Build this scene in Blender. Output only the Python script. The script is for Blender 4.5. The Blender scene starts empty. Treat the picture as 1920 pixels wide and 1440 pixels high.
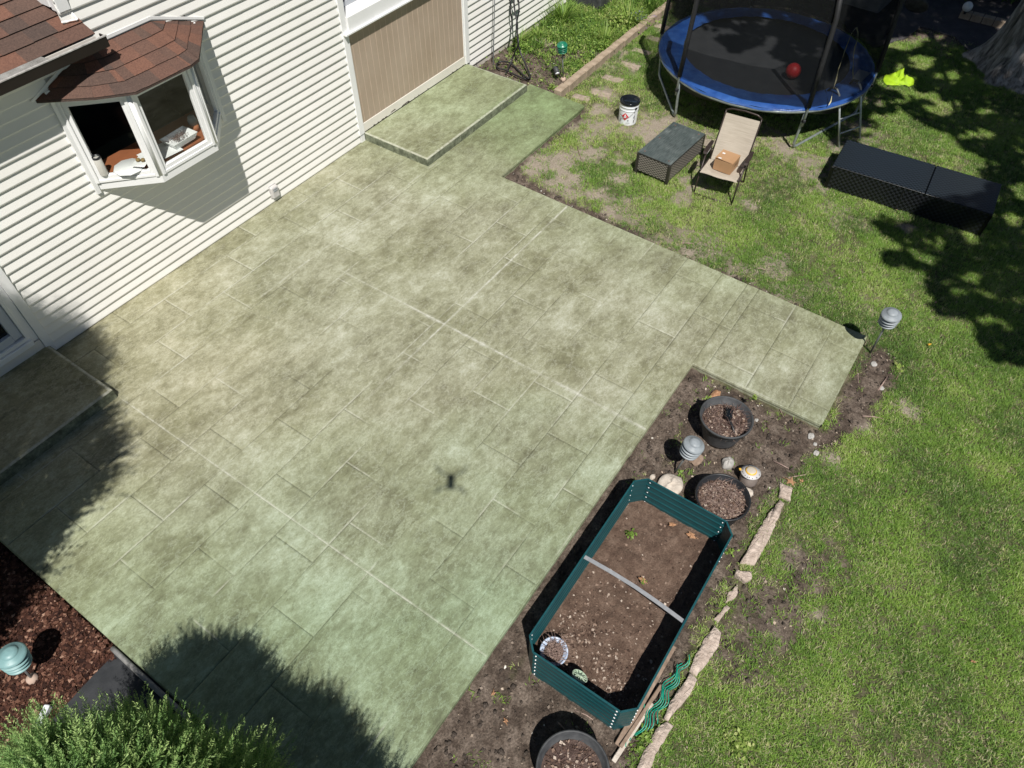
import bpy, math, random
import numpy as np
from mathutils import Vector, Matrix
random.seed(7); RNG = np.random.default_rng(7)
SC = bpy.context.scene; COL = SC.collection
R = math.radians

# ------------------------------------------------------------------ camera, sky, sun, exposure
CAMZ = 6.25
YAW, PIT, ROL, FPX = 0.59375426, 0.88163684, 0.00920476, 1360.69   # focal length in px of a 1920 px wide picture
def basis():
    cy, sy = math.cos(YAW), math.sin(YAW)
    f = Vector((cy*math.cos(PIT), sy*math.cos(PIT), -math.sin(PIT)))
    r = Vector((sy, -cy, 0)); u = r.cross(f)
    c, s = math.cos(ROL), math.sin(ROL)
    return c*r + s*u, -s*r + c*u, f
CR, CU, CF = basis()
CAM = Vector((0, 0, CAMZ))
cd = bpy.data.cameras.new('camera'); cam = bpy.data.objects.new('camera', cd); COL.objects.link(cam)
cam.matrix_world = Matrix(((CR.x, CU.x, -CF.x, 0), (CR.y, CU.y, -CF.y, 0), (CR.z, CU.z, -CF.z, CAMZ), (0, 0, 0, 1)))
cd.sensor_width = 36; cd.sensor_fit = 'HORIZONTAL'; cd.lens = 36*FPX/1920; cd.clip_start = 0.05; cd.clip_end = 3000
SC.camera = cam
SUN = Vector((-0.393, -0.364, 0.844)).normalized()      # towards the sun
elev = math.asin(SUN.z)
w = bpy.data.worlds.new('World'); SC.world = w; w.use_nodes = True
nt = w.node_tree; bg = nt.nodes['Background']
sky = nt.nodes.new('ShaderNodeTexSky'); sky.sky_type = 'NISHITA'; sky.sun_disc = False; sky.altitude = 300; sky.air_density = 0.8; sky.dust_density = 0.4
sky.sun_elevation = elev; sky.sun_rotation = math.atan2(SUN.x, SUN.y)
nt.links.new(sky.outputs[0], bg.inputs[0]); bg.inputs[1].default_value = 0.05
sl = bpy.data.lights.new('sun', 'SUN'); sl.energy = 5.0; sl.angle = R(0.53); sl.color = (1, 0.965, 0.91)
so = bpy.data.objects.new('sun', sl); COL.objects.link(so)
so.rotation_euler = (-SUN).to_track_quat('-Z', 'Y').to_euler(); so.location = (-5, -5, 15)
SC.view_settings.view_transform = 'Standard'; SC.view_settings.look = 'None'
SC.view_settings.exposure = 0.12; SC.view_settings.gamma = 1.0

# ------------------------------------------------------------------ helpers
def ray(px, py):
    return CR*((px-960)/FPX) + CU*(-(py-720)/FPX) + CF
def G(px, py, z=0.0):                                   # pixel of the 1920x1440 photo -> point on the plane z
    d = ray(px, py); t = (z-CAMZ)/d.z; return CAM + d*t
def inframe(P, m=0.12):                                 # P: (N,3) array; true where the point lies inside the view (with margin m)
    Q = P - np.array([0, 0, CAMZ]); x = Q@np.array(CR); y = Q@np.array(CU); f = Q@np.array(CF)
    return (f > .1) & (np.abs(x/f)*FPX < 960*(1+m)) & (np.abs(y/f)*FPX < 720*(1+m))

def tag(o, label=None, cat=None, group=None, kind=None):
    if label: o['label'] = label
    if cat: o['category'] = cat
    if group: o['group'] = group
    if kind: o['kind'] = kind
    return o
def empty(name, loc=(0, 0, 0), rz=0, label=None, cat=None, group=None):
    o = bpy.data.objects.new(name, None); COL.objects.link(o); o.location = loc; o.rotation_euler = (0, 0, rz)
    o.empty_display_size = .1
    return tag(o, label, cat, group)
def copy_tree(o, parent=None):
    c = o.copy(); COL.objects.link(c); c.parent = parent
    for ch in [x for x in bpy.data.objects if x.parent == o]: copy_tree(ch, c)
    return c
def link(name, me, parent=None, mat=None):
    o = bpy.data.objects.new(name, me); COL.objects.link(o)
    if parent: o.parent = parent
    for m in (mat if isinstance(mat, (list, tuple)) else [mat]):
        if m: me.materials.append(m)
    return o
def npmesh(name, V, F, mat=None, parent=None, smooth=False, attrs=None, fattrs=None):
    """V (N,3); F (M,k) constant k"""
    V = np.asarray(V, np.float32); F = np.asarray(F, np.int32); k = F.shape[1]
    me = bpy.data.meshes.new(name)
    me.vertices.add(len(V)); me.vertices.foreach_set('co', V.ravel())
    me.loops.add(F.size); me.loops.foreach_set('vertex_index', F.ravel())
    me.polygons.add(len(F)); me.polygons.foreach_set('loop_start', np.arange(0, F.size, k, dtype=np.int32))
    me.polygons.foreach_set('loop_total', np.full(len(F), k, np.int32))
    if smooth: me.polygons.foreach_set('use_smooth', np.ones(len(F), bool))
    me.update(calc_edges=True)
    for n, a in (attrs or {}).items():
        at = me.attributes.new(n, 'FLOAT', 'POINT'); at.data.foreach_set('value', np.asarray(a, np.float32))
    for n, a in (fattrs or {}).items():
        at = me.attributes.new(n, 'FLOAT', 'FACE'); at.data.foreach_set('value', np.asarray(a, np.float32))
    return link(name, me, parent, mat)

class MB:
    """collects shapes into one mesh"""
    def __init__(s): s.v = []; s.f = []; s.t = []; s.sm = []
    def add(s, V, F, tone=0.0, smooth=False):
        b = len(s.v); s.v += [tuple(v) for v in V]
        for f in F: s.f.append([b+i for i in f]); s.t.append(tone); s.sm.append(smooth)
    def box(s, c, d, rz=0, tone=0.0, bev=0.0, M=None):
        hx, hy, hz = d[0]/2, d[1]/2, d[2]/2
        if bev <= 0:
            V = [Vector((x*hx, y*hy, z*hz)) for z in (-1, 1) for y in (-1, 1) for x in (-1, 1)]
            F = [(0, 2, 3, 1), (4, 5, 7, 6), (0, 1, 5, 4), (2, 6, 7, 3), (0, 4, 6, 2), (1, 3, 7, 5)]
        else:
            b = bev; V = []; F = []
            ring = [(-hx+b, -hy), (hx-b, -hy), (hx, -hy+b), (hx, hy-b), (hx-b, hy), (-hx+b, hy), (-hx, hy-b), (-hx, -hy+b)]
            ins = [(-hx+b, -hy+b), (hx-b, -hy+b), (hx-b, -hy+b), (hx-b, hy-b), (hx-b, hy-b), (-hx+b, hy-b), (-hx+b, hy-b), (-hx+b, -hy+b)]
            for (x, y) in ins: V.append(Vector((x, y, -hz)))
            for z in (-hz+b, hz-b):
                for (x, y) in ring: V.append(Vector((x, y, z)))
            for (x, y) in ins: V.append(Vector((x, y, hz)))
            for k in range(3):
                for i in range(8):
                    j = (i+1) % 8; F.append((k*8+i, k*8+j, (k+1)*8+j, (k+1)*8+i))
            F.append(tuple(range(7, -1, -1))); F.append(tuple(range(24, 32)))
        T = Matrix.Translation(Vector(c)) @ (M if M is not None else Matrix.Rotation(rz, 4, 'Z'))
        s.add([T@v for v in V], F, tone); return s
    def bx(s, x0, x1, y0, y1, z0, z1, tone=0.0, bev=0.0):
        return s.box(((x0+x1)/2, (y0+y1)/2, (z0+z1)/2), (x1-x0, y1-y0, z1-z0), 0, tone, bev)
    def tube(s, pts, r, n=8, caps=True, tone=0.0, closed=False):
        pts = [Vector(p) for p in pts]; m = len(pts); V = []; F = []
        rr = r if isinstance(r, (list, tuple)) else [r]*m
        up = None
        for i, p in enumerate(pts):
            a = pts[(i-1) % m] if (i > 0 or closed) else p; b = pts[(i+1) % m] if (i < m-1 or closed) else p
            d = (b-a).normalized()
            if up is None: up = Vector((0, 0, 1)) if abs(d.z) < .9 else Vector((1, 0, 0))
            x = d.cross(up).normalized(); y = x.cross(d).normalized(); up = y
            for k in range(n):
                t = 2*math.pi*k/n; V.append(p+(x*math.cos(t)+y*math.sin(t))*rr[i])
        for i in range(m if closed else m-1):
            i2 = (i+1) % m
            for k in range(n):
                F.append((i*n+k, i*n+(k+1) % n, i2*n+(k+1) % n, i2*n+k))
        if caps and not closed: F.append(tuple(range(n-1, -1, -1))); F.append(tuple((m-1)*n+k for k in range(n)))
        s.add(V, F, tone, True); return s
    def lathe(s, prof, c=(0, 0, 0), n=32, M=None, tone=0.0):
        V = []; F = []; T = Matrix.Translation(Vector(c)) @ (M if M is not None else Matrix())
        for (r, z) in prof:
            for k in range(n):
                t = 2*math.pi*k/n; V.append(T@Vector((r*math.cos(t), r*math.sin(t), z)))
        for i in range(len(prof)-1):
            for k in range(n): F.append((i*n+k, i*n+(k+1) % n, (i+1)*n+(k+1) % n, (i+1)*n+k))
        if prof[0][0] > 1e-4: F.append(tuple(range(n-1, -1, -1)))
        if prof[-1][0] > 1e-4: F.append(tuple((len(prof)-1)*n+k for k in range(n)))
        s.add(V, F, tone, True); return s
    def prism(s, poly, z0, z1, tone=0.0):
        n = len(poly); V = [(x, y, z0) for x, y in poly]+[(x, y, z1) for x, y in poly]
        F = [tuple(range(n-1, -1, -1)), tuple(range(n, 2*n))]+[(i, (i+1) % n, n+(i+1) % n, n+i) for i in range(n)]
        s.add(V, F, tone); return s
    def quad(s, a, b, c, d, tone=0.0): s.add([a, b, c, d], [(0, 1, 2, 3)], tone); return s
    def slab(s, quad, th, tone=0.0):                    # thick quad: extruded against its normal
        q = [Vector(p) for p in quad]; n = (q[1]-q[0]).cross(q[2]-q[0]).normalized()*th
        V = q+[p-n for p in q]; k = len(q)
        s.add(V, [tuple(range(k)), tuple(range(2*k-1, k-1, -1))]+[(i, k+i, k+(i+1) % k, (i+1) % k) for i in range(k)], tone); return s
    def blob(s, c, r, seed=0, n=10, rough=.18, tone=0.0, flat=1.0):
        rnd = random.Random(seed); V = []; F = []
        ph = [(rnd.uniform(0, 6.28), rnd.uniform(0, 6.28), rnd.uniform(1, 3.4), rnd.uniform(1, 3.4)) for _ in range(5)]
        for i in range(n+1):
            a = math.pi*i/n
            for k in range(2*n):
                b = math.pi*k/n; q = 1+rough*sum(math.sin(p[2]*a*1.3+p[0])*math.cos(p[3]*math.sin(b)*2+p[1]+math.cos(b)) for p in ph)/2.2
                V.append((c[0]+r[0]*q*math.sin(a)*math.cos(b), c[1]+r[1]*q*math.sin(a)*math.sin(b), c[2]+r[2]*q*math.cos(a)*flat))
        for i in range(n):
            for k in range(2*n): F.append((i*2*n+k, (i+1)*2*n+k, (i+1)*2*n+(k+1) % (2*n), i*2*n+(k+1) % (2*n)))
        s.add(V, F, tone, True); return s
    def build(s, name, mat, parent=None, flat=False):
        me = bpy.data.meshes.new(name); me.from_pydata(s.v, [], s.f); me.update()
        if not flat: me.polygons.foreach_set('use_smooth', s.sm)
        at = me.attributes.new('tone', 'FLOAT', 'FACE'); at.data.foreach_set('value', s.t)
        o = link(name, me, parent, mat)
        return o

def vnoise(x, y, seed=0):
    xi = np.floor(x).astype(np.int64); yi = np.floor(y).astype(np.int64); fx = x-xi; fy = y-yi
    def h(a, b):
        v = (a*374761393+b*668265263+seed*1442695041) & 0xffffffff
        v = ((v ^ (v >> 13))*1274126177) & 0xffffffff
        return ((v ^ (v >> 16)) & 0xffff)/65535.0
    sx = fx*fx*(3-2*fx); sy = fy*fy*(3-2*fy)
    return (h(xi, yi)*(1-sx)+h(xi+1, yi)*sx)*(1-sy)+(h(xi, yi+1)*(1-sx)+h(xi+1, yi+1)*sx)*sy
def fbm(x, y, sc, octv=4, seed=0, gain=.5):
    s = 0; a = 1; t = 0
    for o in range(octv): s = s+a*vnoise(x*sc*2**o+17.3*o, y*sc*2**o-9.1*o, seed+o); t += a; a *= gain
    return s/t
def inpoly(x, y, poly):
    r = np.zeros(x.shape, bool); n = len(poly)
    for i in range(n):
        x0, y0 = poly[i]; x1, y1 = poly[(i+1) % n]
        c = ((y0 > y) != (y1 > y)) & (x < (x1-x0)*(y-y0)/((y1-y0) if y1 != y0 else 1e-9)+x0); r ^= c
    return r
def polyd(x, y, poly):                                  # signed distance, + inside
    d = np.full(x.shape, 1e9); n = len(poly)
    for i in range(n):
        x0, y0 = poly[i]; x1, y1 = poly[(i+1) % n]; dx, dy = x1-x0, y1-y0
        t = np.clip(((x-x0)*dx+(y-y0)*dy)/(dx*dx+dy*dy+1e-12), 0, 1)
        d = np.minimum(d, np.hypot(x-x0-t*dx, y-y0-t*dy))
    return np.where(inpoly(x, y, poly), d, -d)
def sstep(a, b, x): t = np.clip((x-a)/(b-a), 0, 1); return t*t*(3-2*t)

# ------------------------------------------------------------------ materials
class NT:
    def __init__(s, name):
        s.m = bpy.data.materials.new(name); s.m.use_nodes = True; s.t = s.m.node_tree
        s.b = s.t.nodes['Principled BSDF']; s.out = s.t.nodes['Material Output']
        s.tc = s.t.nodes.new('ShaderNodeTexCoord')
    def lk(s, a, b): s.t.links.new(a, b)
    def set(s, sock, v):
        if hasattr(v, 'is_linked') or hasattr(v, 'links'): s.lk(v, sock)
        elif v is not None: sock.default_value = v
    def noise(s, scale, detail=4, rough=.55, vec=None, dist=0):
        n = s.t.nodes.new('ShaderNodeTexNoise'); n.inputs['Scale'].default_value = scale
        n.inputs['Detail'].default_value = detail; n.inputs['Roughness'].default_value = rough; n.inputs['Distortion'].default_value = dist
        s.lk(vec or s.tc.outputs['Object'], n.inputs['Vector']); return n.outputs['Fac']
    def vor(s, scale, vec=None, feat='F1', out='Distance'):
        n = s.t.nodes.new('ShaderNodeTexVoronoi'); n.feature = feat; n.inputs['Scale'].default_value = scale
        s.lk(vec or s.tc.outputs['Object'], n.inputs['Vector']); return n.outputs[out]
    def map(s, scale=(1, 1, 1), rot=(0, 0, 0), loc=(0, 0, 0)):
        n = s.t.nodes.new('ShaderNodeMapping'); n.inputs['Scale'].default_value = scale; n.inputs['Rotation'].default_value = rot
        n.inputs['Location'].default_value = loc; s.lk(s.tc.outputs['Object'], n.inputs['Vector']); return n.outputs[0]
    def ramp(s, fac, stops):
        n = s.t.nodes.new('ShaderNodeValToRGB'); e = n.color_ramp.elements
        while len(e) < len(stops): e.new(.5)
        for i, (p, c) in enumerate(stops):
            e[i].position = p; e[i].color = (*c, 1) if not isinstance(c, float) else (c, c, c, 1)
        s.lk(fac, n.inputs[0]); return n.outputs[0]
    def mix(s, fac, a, b, mode='MIX'):
        n = s.t.nodes.new('ShaderNodeMix'); n.data_type = 'RGBA'; n.blend_type = mode
        s.set(n.inputs[0], fac)
        for sk, v in ((n.inputs[6], a), (n.inputs[7], b)):
            s.set(sk, (*v, 1) if isinstance(v, tuple) and len(v) == 3 else v)
        return n.outputs[2]
    def math(s, op, a, b=None, c=None):
        n = s.t.nodes.new('ShaderNodeMath'); n.operation = op
        for i, v in enumerate((a, b, c)):
            if v is not None: s.set(n.inputs[i], v)
        return n.outputs[0]
    def attr(s, name):
        n = s.t.nodes.new('ShaderNodeAttribute'); n.attribute_name = name; return n.outputs['Fac']
    def xyz(s):
        n = s.t.nodes.new('ShaderNodeSeparateXYZ'); s.lk(s.tc.outputs['Object'], n.inputs[0]); return n.outputs
    def bump(s, h, strength=.3, dist=.01, prev=None):
        n = s.t.nodes.new('ShaderNodeBump'); n.inputs['Strength'].default_value = strength; n.inputs['Distance'].default_value = dist
        s.lk(h, n.inputs['Height'])
        if prev: s.lk(prev, n.inputs['Normal'])
        return n.outputs[0]
    def fin(s, col=None, rough=.6, metal=0, bump=None, spec=None):
        if col is not None: s.set(s.b.inputs['Base Color'], (*col, 1) if isinstance(col, tuple) and len(col) == 3 else col)
        s.set(s.b.inputs['Roughness'], rough); s.b.inputs['Metallic'].default_value = metal
        if spec is not None: s.b.inputs['Specular IOR Level'].default_value = spec
        if bump: s.lk(bump, s.b.inputs['Normal'])
        return s.m
def pm(name, c1, c2=None, scale=6, rough=.6, bump=0., bscale=60, metal=0, dist=.004, spec=None, detail=5, lo=.3, hi=.7):
    n = NT(name); c2 = c2 or tuple(min(1, v*1.18) for v in c1)
    f = n.noise(scale, detail, .6)
    col = n.ramp(f, [(lo, c1), (hi, c2)])
    b = n.bump(n.noise(bscale, 4, .6), bump, dist) if bump else None
    return n.fin(col, rough, metal, b, spec)

def patio_mat():
    n = NT('stamped_concrete'); xyz = n.xyz(); X, Y = xyz[0], xyz[1]
    v1 = n.map((1, 1.55, 1), (0, 0, .25))
    big = n.noise(.9, 5, .62); mid = n.noise(2.6, 9, .70, v1); fine = n.noise(30, 5, .75, v1)
    low = n.noise(1.1, 4, .6)
    f = n.math('MULTIPLY_ADD', n.noise(8.5, 12, .80, v1), .34, n.math('MULTIPLY_ADD', n.noise(2.8, 12, .74, v1), .38, n.math('MULTIPLY', low, .28)))
    f = n.math('ADD', f, n.math('MULTIPLY', n.attr('plank'), .032))
    c = n.ramp(f, [(.40, (.135, .130, .080)), (.462, (.215, .214, .142)), (.515, (.295, .298, .215)), (.57, (.395, .403, .325)), (.62, (.48, .485, .41))])
    c = n.mix(n.ramp(big, [(.40, .72), (.58, 0.)]), c, n.mix(1., c, (.72, .72, .60), 'MULTIPLY'))
    vein = n.math('ABSOLUTE', n.math('SUBTRACT', n.noise(3.4, 10, .72, v1), .5)); c = n.mix(n.ramp(vein, [(0., .42), (.022, 0.)]), c, (.47, .48, .40))
    vein2 = n.math('ABSOLUTE', n.math('SUBTRACT', n.noise(5.2, 9, .75, n.map((1, 2.2, 1), (0, 0, .5), (3, 7, 1))), .5)); c = n.mix(n.ramp(vein2, [(0., .40), (.016, 0.)]), c, (.13, .13, .075))
    c = n.mix(.55, c, n.mix(1.0, c, n.ramp(fine, [(.30, (.66, .66, .60)), (.70, (1.32, 1.32, 1.34))]), 'MULTIPLY'))
    nn = n.noise(.55, 4)
    t = n.math('MULTIPLY_ADD', X, -.11, n.math('MULTIPLY_ADD', Y, .15, n.math('MULTIPLY_ADD', nn, 1.2, -.95)))
    c = n.mix(n.ramp(t, [(.0, 0.), (.6, .7)]), c, n.mix(1., c, (1.10, 1.0, .90), 'MULTIPLY'))
    g1 = n.math('ADD', n.math('MULTIPLY_ADD', X, .42, -3.05), n.math('MULTIPLY', nn, .8))
    g2 = n.math('ADD', n.math('MULTIPLY_ADD', Y, -.22, 1.35), n.math('MULTIPLY_ADD', X, -.24, n.math('MULTIPLY', nn, .8)))
    g3 = n.math('MULTIPLY', n.ramp(n.math('MULTIPLY_ADD', X, .5, n.math('MULTIPLY_ADD', nn, .8, -4.2)), [(.05, 0.), (.9, 1.)]), n.ramp(n.math('MULTIPLY_ADD', Y, -6., 38.4), [(.0, 0.), (1., 1.)]))
    c = n.mix(n.math('MULTIPLY', n.ramp(g1, [(.0, 0.), (.8, 1.)]), .95), c, n.mix(1., c, (.80, .91, .74), 'MULTIPLY'))
    c = n.mix(n.math('MULTIPLY', n.ramp(g2, [(.15, 0.), (.9, 1.)]), .95), c, n.mix(1., c, (.72, .92, .80), 'MULTIPLY'))
    c = n.mix(g3, c, n.mix(1., c, (.70, .83, .63), 'MULTIPLY'))
    pits = n.ramp(n.noise(34, 2, .5, n.map((1, 3.0, 1), (0, 0, .55))), [(.27, (.48, .48, .38)), (.36, (1., 1., 1.))])
    c = n.mix(.85, c, n.mix(1., c, pits, 'MULTIPLY'))
    flk = n.ramp(n.noise(10, 4, .6, n.map((1, 2.6, 1), (0, 0, .5))), [(.27, (.60, .60, .46)), (.36, (1., 1., 1.))])
    c = n.mix(.75, c, n.mix(1., c, flk, 'MULTIPLY'))
    c = n.mix(.07, c, (.42, .42, .36)); c = n.mix(1., c, (1.055, 1.05, 1.01), 'MULTIPLY')
    g = n.attr('groove'); c = n.mix(n.math('MULTIPLY', g, .46), c, (.050, .048, .036))
    wj = n.math('MULTIPLY', n.attr('dust_pale'), n.ramp(n.noise(17, 5, .75), [(.34, .15), (.56, 1.)]))
    c = n.mix(wj, c, (.56, .56, .49))
    b = n.bump(n.noise(46, 6, .75, v1), .55, .006); b = n.bump(n.noise(9, 8, .72, v1), .40, .010, b)
    return n.fin(c, n.ramp(mid, [(.3, .60), (.7, .80)]), 0, b, .35)

M = {}
M['patio'] = patio_mat()
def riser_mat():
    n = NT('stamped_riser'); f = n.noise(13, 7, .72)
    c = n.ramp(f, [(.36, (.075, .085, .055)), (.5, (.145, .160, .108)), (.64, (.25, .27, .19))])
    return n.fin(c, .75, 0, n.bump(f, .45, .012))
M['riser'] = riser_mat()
M['siding'] = pm('cream_vinyl_siding', (.80, .785, .74), (.86, .845, .80), 1.4, .42, .06, 160)
M['white'] = pm('white_painted_trim', (.80, .80, .79), (.86, .86, .85), 3, .38, .03, 80)
M['cream'] = pm('cream_trim', (.74, .70, .63), (.80, .765, .70), 3, .45, .08, 60)
def tan_mat():
    n = NT('tan_painted_panel'); x = n.xyz()
    c = n.ramp(n.noise(1.3, 5, .6), [(.3, (.385, .300, .225)), (.7, (.455, .365, .285))])
    c = n.mix(.25, c, n.mix(1., c, n.ramp(n.noise(5, 5, .7, n.map((1, 1, .3))), [(.35, (.8, .76, .7)), (.6, (1.05, 1.05, 1.05))]), 'MULTIPLY'))
    return n.fin(c, .55, 0, n.bump(n.noise(70, 4), .12, .004))
M['tan'] = tan_mat(); M['taline'] = pm('panel_seam_paint', (.52, .415, .325))
M['glass_dark'] = NT('window_glass_dark').fin((.008, .011, .013), .04, 0, None, .6)
def glass():
    n = NT('clear_glass'); g = n.t.nodes.new('ShaderNodeBsdfTransparent'); g.inputs[0].default_value = (.94, .96, .95, 1)
    gl = n.t.nodes.new('ShaderNodeBsdfGlossy'); gl.inputs['Roughness'].default_value = .02; gl.inputs[0].default_value = (1, 1, 1, 1)
    fr = n.t.nodes.new('ShaderNodeLayerWeight'); fr.inputs[0].default_value = .5; fa = n.math('MULTIPLY_ADD', n.math('POWER', fr.outputs['Facing'], 4.), .6, .045)
    mx = n.t.nodes.new('ShaderNodeMixShader'); n.lk(fa, mx.inputs[0]); n.lk(g.outputs[0], mx.inputs[1]); n.lk(gl.outputs[0], mx.inputs[2])
    n.lk(mx.outputs[0], n.out.inputs[0]); return n.m
M['glass'] = glass()
M['room'] = pm('dim_room_wall', (.045, .047, .045), rough=.9)
def shingle_mat():
    n = NT('asphalt_shingle'); t = n.attr('tone'); f = n.noise(4, 5, .7)
    c = n.ramp(t, [(0., (.085, .061, .052)), (.35, (.108, .070, .056)), (.7, (.135, .076, .058)), (1., (.168, .086, .061))])
    c = n.mix(.6, c, n.mix(1., c, n.ramp(n.noise(60, 8, .88), [(.38, (.45, .45, .50)), (.62, (1.65, 1.6, 1.55))]), 'MULTIPLY'))
    c = n.mix(.5, c, n.mix(1., c, n.ramp(f, [(.3, (.75, .78, .8)), (.7, (1.15, 1.1, 1.05))]), 'MULTIPLY'))
    return n.fin(c, .9, 0, n.bump(n.noise(380, 2), .5, .003), .2)
M['shingle'] = shingle_mat()
M['edge_dark'] = pm('shingle_edge', (.02, .013, .011), rough=.9)
M['gutter'] = pm('dark_brown_gutter', (.010, .006, .005), (.016, .010, .009), 5, .45)
M['gutter_lip'] = pm('worn_gutter_lip', (.30, .28, .27), (.55, .53, .5), 30, .5)
def mesh_guard():
    n = NT('gutter_guard_mesh'); ck = n.vor(190); c = n.ramp(ck, [(.25, (.44, .43, .41)), (.6, (.14, .135, .125))])
    return n.fin(n.mix(.5, c, n.ramp(n.noise(9, 4), [(.3, (.20, .19, .17)), (.7, (.5, .49, .46))])), .6, .3)
M['guard'] = mesh_guard()
M['foundation'] = pm('painted_foundation', (.52, .48, .42), (.64, .6, .54), 8, .8, .3, 40)

def ground_mat():
    n = NT('ground_surface'); soil = n.attr('soil'); mul = n.attr('mulch'); pale = n.attr('pale')
    f = n.noise(7, 8, .72); f2 = n.noise(55, 5, .7)
    lawn = n.ramp(f, [(.3, (.050, .062, .024)), (.5, (.105, .105, .052)), (.68, (.19, .165, .115))])
    lawn = n.mix(pale, lawn, n.ramp(f2, [(.3, (.20, .165, .125)), (.7, (.42, .36, .29))]))
    sc = n.ramp(f, [(.30, (.034, .025, .020)), (.48, (.092, .070, .055)), (.68, (.20, .160, .130))])
    sc = n.mix(.7, sc, n.mix(1., sc, n.ramp(f2, [(.34, (.42, .42, .42)), (.66, (1.75, 1.75, 1.75))]), 'MULTIPLY'))
    mc = n.ramp(n.noise(38, 6, .75, n.map((1, 2.6, 1), (0, 0, .6))), [(.3, (.028, .012, .008)), (.52, (.075, .032, .020)), (.72, (.15, .075, .05))])
    c = n.mix(soil, lawn, sc); c = n.mix(mul, c, mc)
    b = n.bump(n.noise(90, 4, .7), .6, .012); b = n.bump(n.noise(22, 7, .7), .8, .03, b)
    return n.fin(c, .95, 0, b, .15)
M['ground'] = ground_mat()
def soil_mat(name, a, b_, c_):
    n = NT(name); f = n.noise(9, 8, .72); f2 = n.noise(70, 5, .7)
    sc = n.ramp(f, [(.25, a), (.5, b_), (.75, c_)])
    sc = n.mix(.7, sc, n.mix(1., sc, n.ramp(f2, [(.3, (.55, .55, .55)), (.7, (1.5, 1.5, 1.5))]), 'MULTIPLY'))
    return n.fin(sc, .95, 0, n.bump(f2, .9, .02), .15)
M['bed_soil'] = soil_mat('bed_soil', (.075, .047, .035), (.135, .090, .067), (.24, .170, .130))
M['pot_soil'] = soil_mat('pot_soil', (.05, .032, .027), (.11, .075, .063), (.22, .16, .135))
def grass_mat():
    n = NT('grass_blades'); t = n.attr('tone'); h = n.attr('tip')
    c = n.ramp(t, [(0., (.050, .130, .020)), (.35, (.140, .290, .036)), (.65, (.265, .44, .062)), (.84, (.39, .52, .13)), (.93, (.46, .43, .21)), (1., (.58, .53, .34))])
    c = n.mix(n.math('MULTIPLY', h, .30), c, (.30, .34, .12))
    n.fin(c, .5, 0, None, .35); n.b.inputs['Subsurface Weight'].default_value = 0
    tr = n.t.nodes.new('ShaderNodeBsdfTranslucent'); n.lk(c, tr.inputs[0])
    mx = n.t.nodes.new('ShaderNodeMixShader'); mx.inputs[0].default_value = .28
    n.lk(n.b.outputs[0], mx.inputs[1]); n.lk(tr.outputs[0], mx.inputs[2]); n.lk(mx.outputs[0], n.out.inputs[0]); return n.m
M['grass'] = grass_mat()
def leaf_mat(name, stops, tr_=.3, rough=.5):
    n = NT(name); c = n.ramp(n.attr('tone'), stops); n.fin(c, rough, 0, None, .3)
    tr = n.t.nodes.new('ShaderNodeBsdfTranslucent'); n.lk(c, tr.inputs[0])
    mx = n.t.nodes.new('ShaderNodeMixShader'); mx.inputs[0].default_value = tr_
    n.lk(n.b.outputs[0], mx.inputs[1]); n.lk(tr.outputs[0], mx.inputs[2]); n.lk(mx.outputs[0], n.out.inputs[0]); return n.m
M['juniper'] = leaf_mat('juniper_needles', [(0., (.055, .125, .042)), (.5, (.21, .36, .105)), (1., (.50, .63, .24))])
M['leaf'] = leaf_mat('tree_leaves', [(0., (.03, .06, .015)), (1., (.09, .15, .03))])
M['weed'] = leaf_mat('weed_leaves', [(0., (.050, .115, .022)), (.5, (.16, .28, .045)), (.85, (.32, .42, .10)), (1., (.55, .54, .24))])
M['bark'] = None
def bark():
    n = NT('tree_bark'); v = n.map((6, 6, 1.1)); f = n.noise(1.5, 8, .72, v, .5)
    c = n.ramp(f, [(.34, (.045, .038, .034)), (.46, (.22, .195, .175)), (.60, (.48, .44, .41))])
    return n.fin(c, .95, 0, n.bump(f, 1., .06))
M['bark'] = bark()
M['black_pl'] = pm('black_plastic', (.012, .013, .015), (.022, .023, .026), 9, .42, .1, 120)
M['grey_pl'] = pm('weathered_charcoal_plastic', (.028, .030, .033), (.07, .072, .075), 11, .6, .15, 90)
M['lid_black'] = pm('glossy_black_lid', (.006, .008, .010), (.012, .014, .017), 6, .12)
M['pail'] = pm('white_pail_enamel', (.74, .77, .80), (.82, .84, .86), 8, .3)
M['red'] = pm('red_print', (.62, .02, .03), (.70, .03, .04), 20, .45)
M['whiteprint'] = pm('white_print', (.8, .8, .8)); M['greyprint'] = pm('grey_print', (.28, .29, .31)); M['blackprint'] = pm('black_print', (.01, .01, .01))
M['steel'] = pm('galvanised_steel', (.26, .30, .30), (.40, .44, .43), 25, .42, .05, 90, .55)
M['ladder'] = pm('pale_ladder_steel', (.42, .46, .46), (.56, .59, .59), 25, .4, .05, 90, .3)
M['zinc'] = pm('zinc_strip', (.42, .43, .44), (.55, .56, .57), 25, .35, 0, 60, .5)
M['blue'] = pm('blue_vinyl_pad', (.010, .048, .21), (.035, .11, .34), 5, .42, .35, 14, dist=.02)
M['mat'] = pm('woven_jump_mat', (.030, .032, .035), (.042, .044, .047), 5, .6, .2, 400)
M['foam'] = pm('black_foam_sleeve', (.008, .008, .009), (.016, .016, .018), 20, .65, .4, 60)
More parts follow.
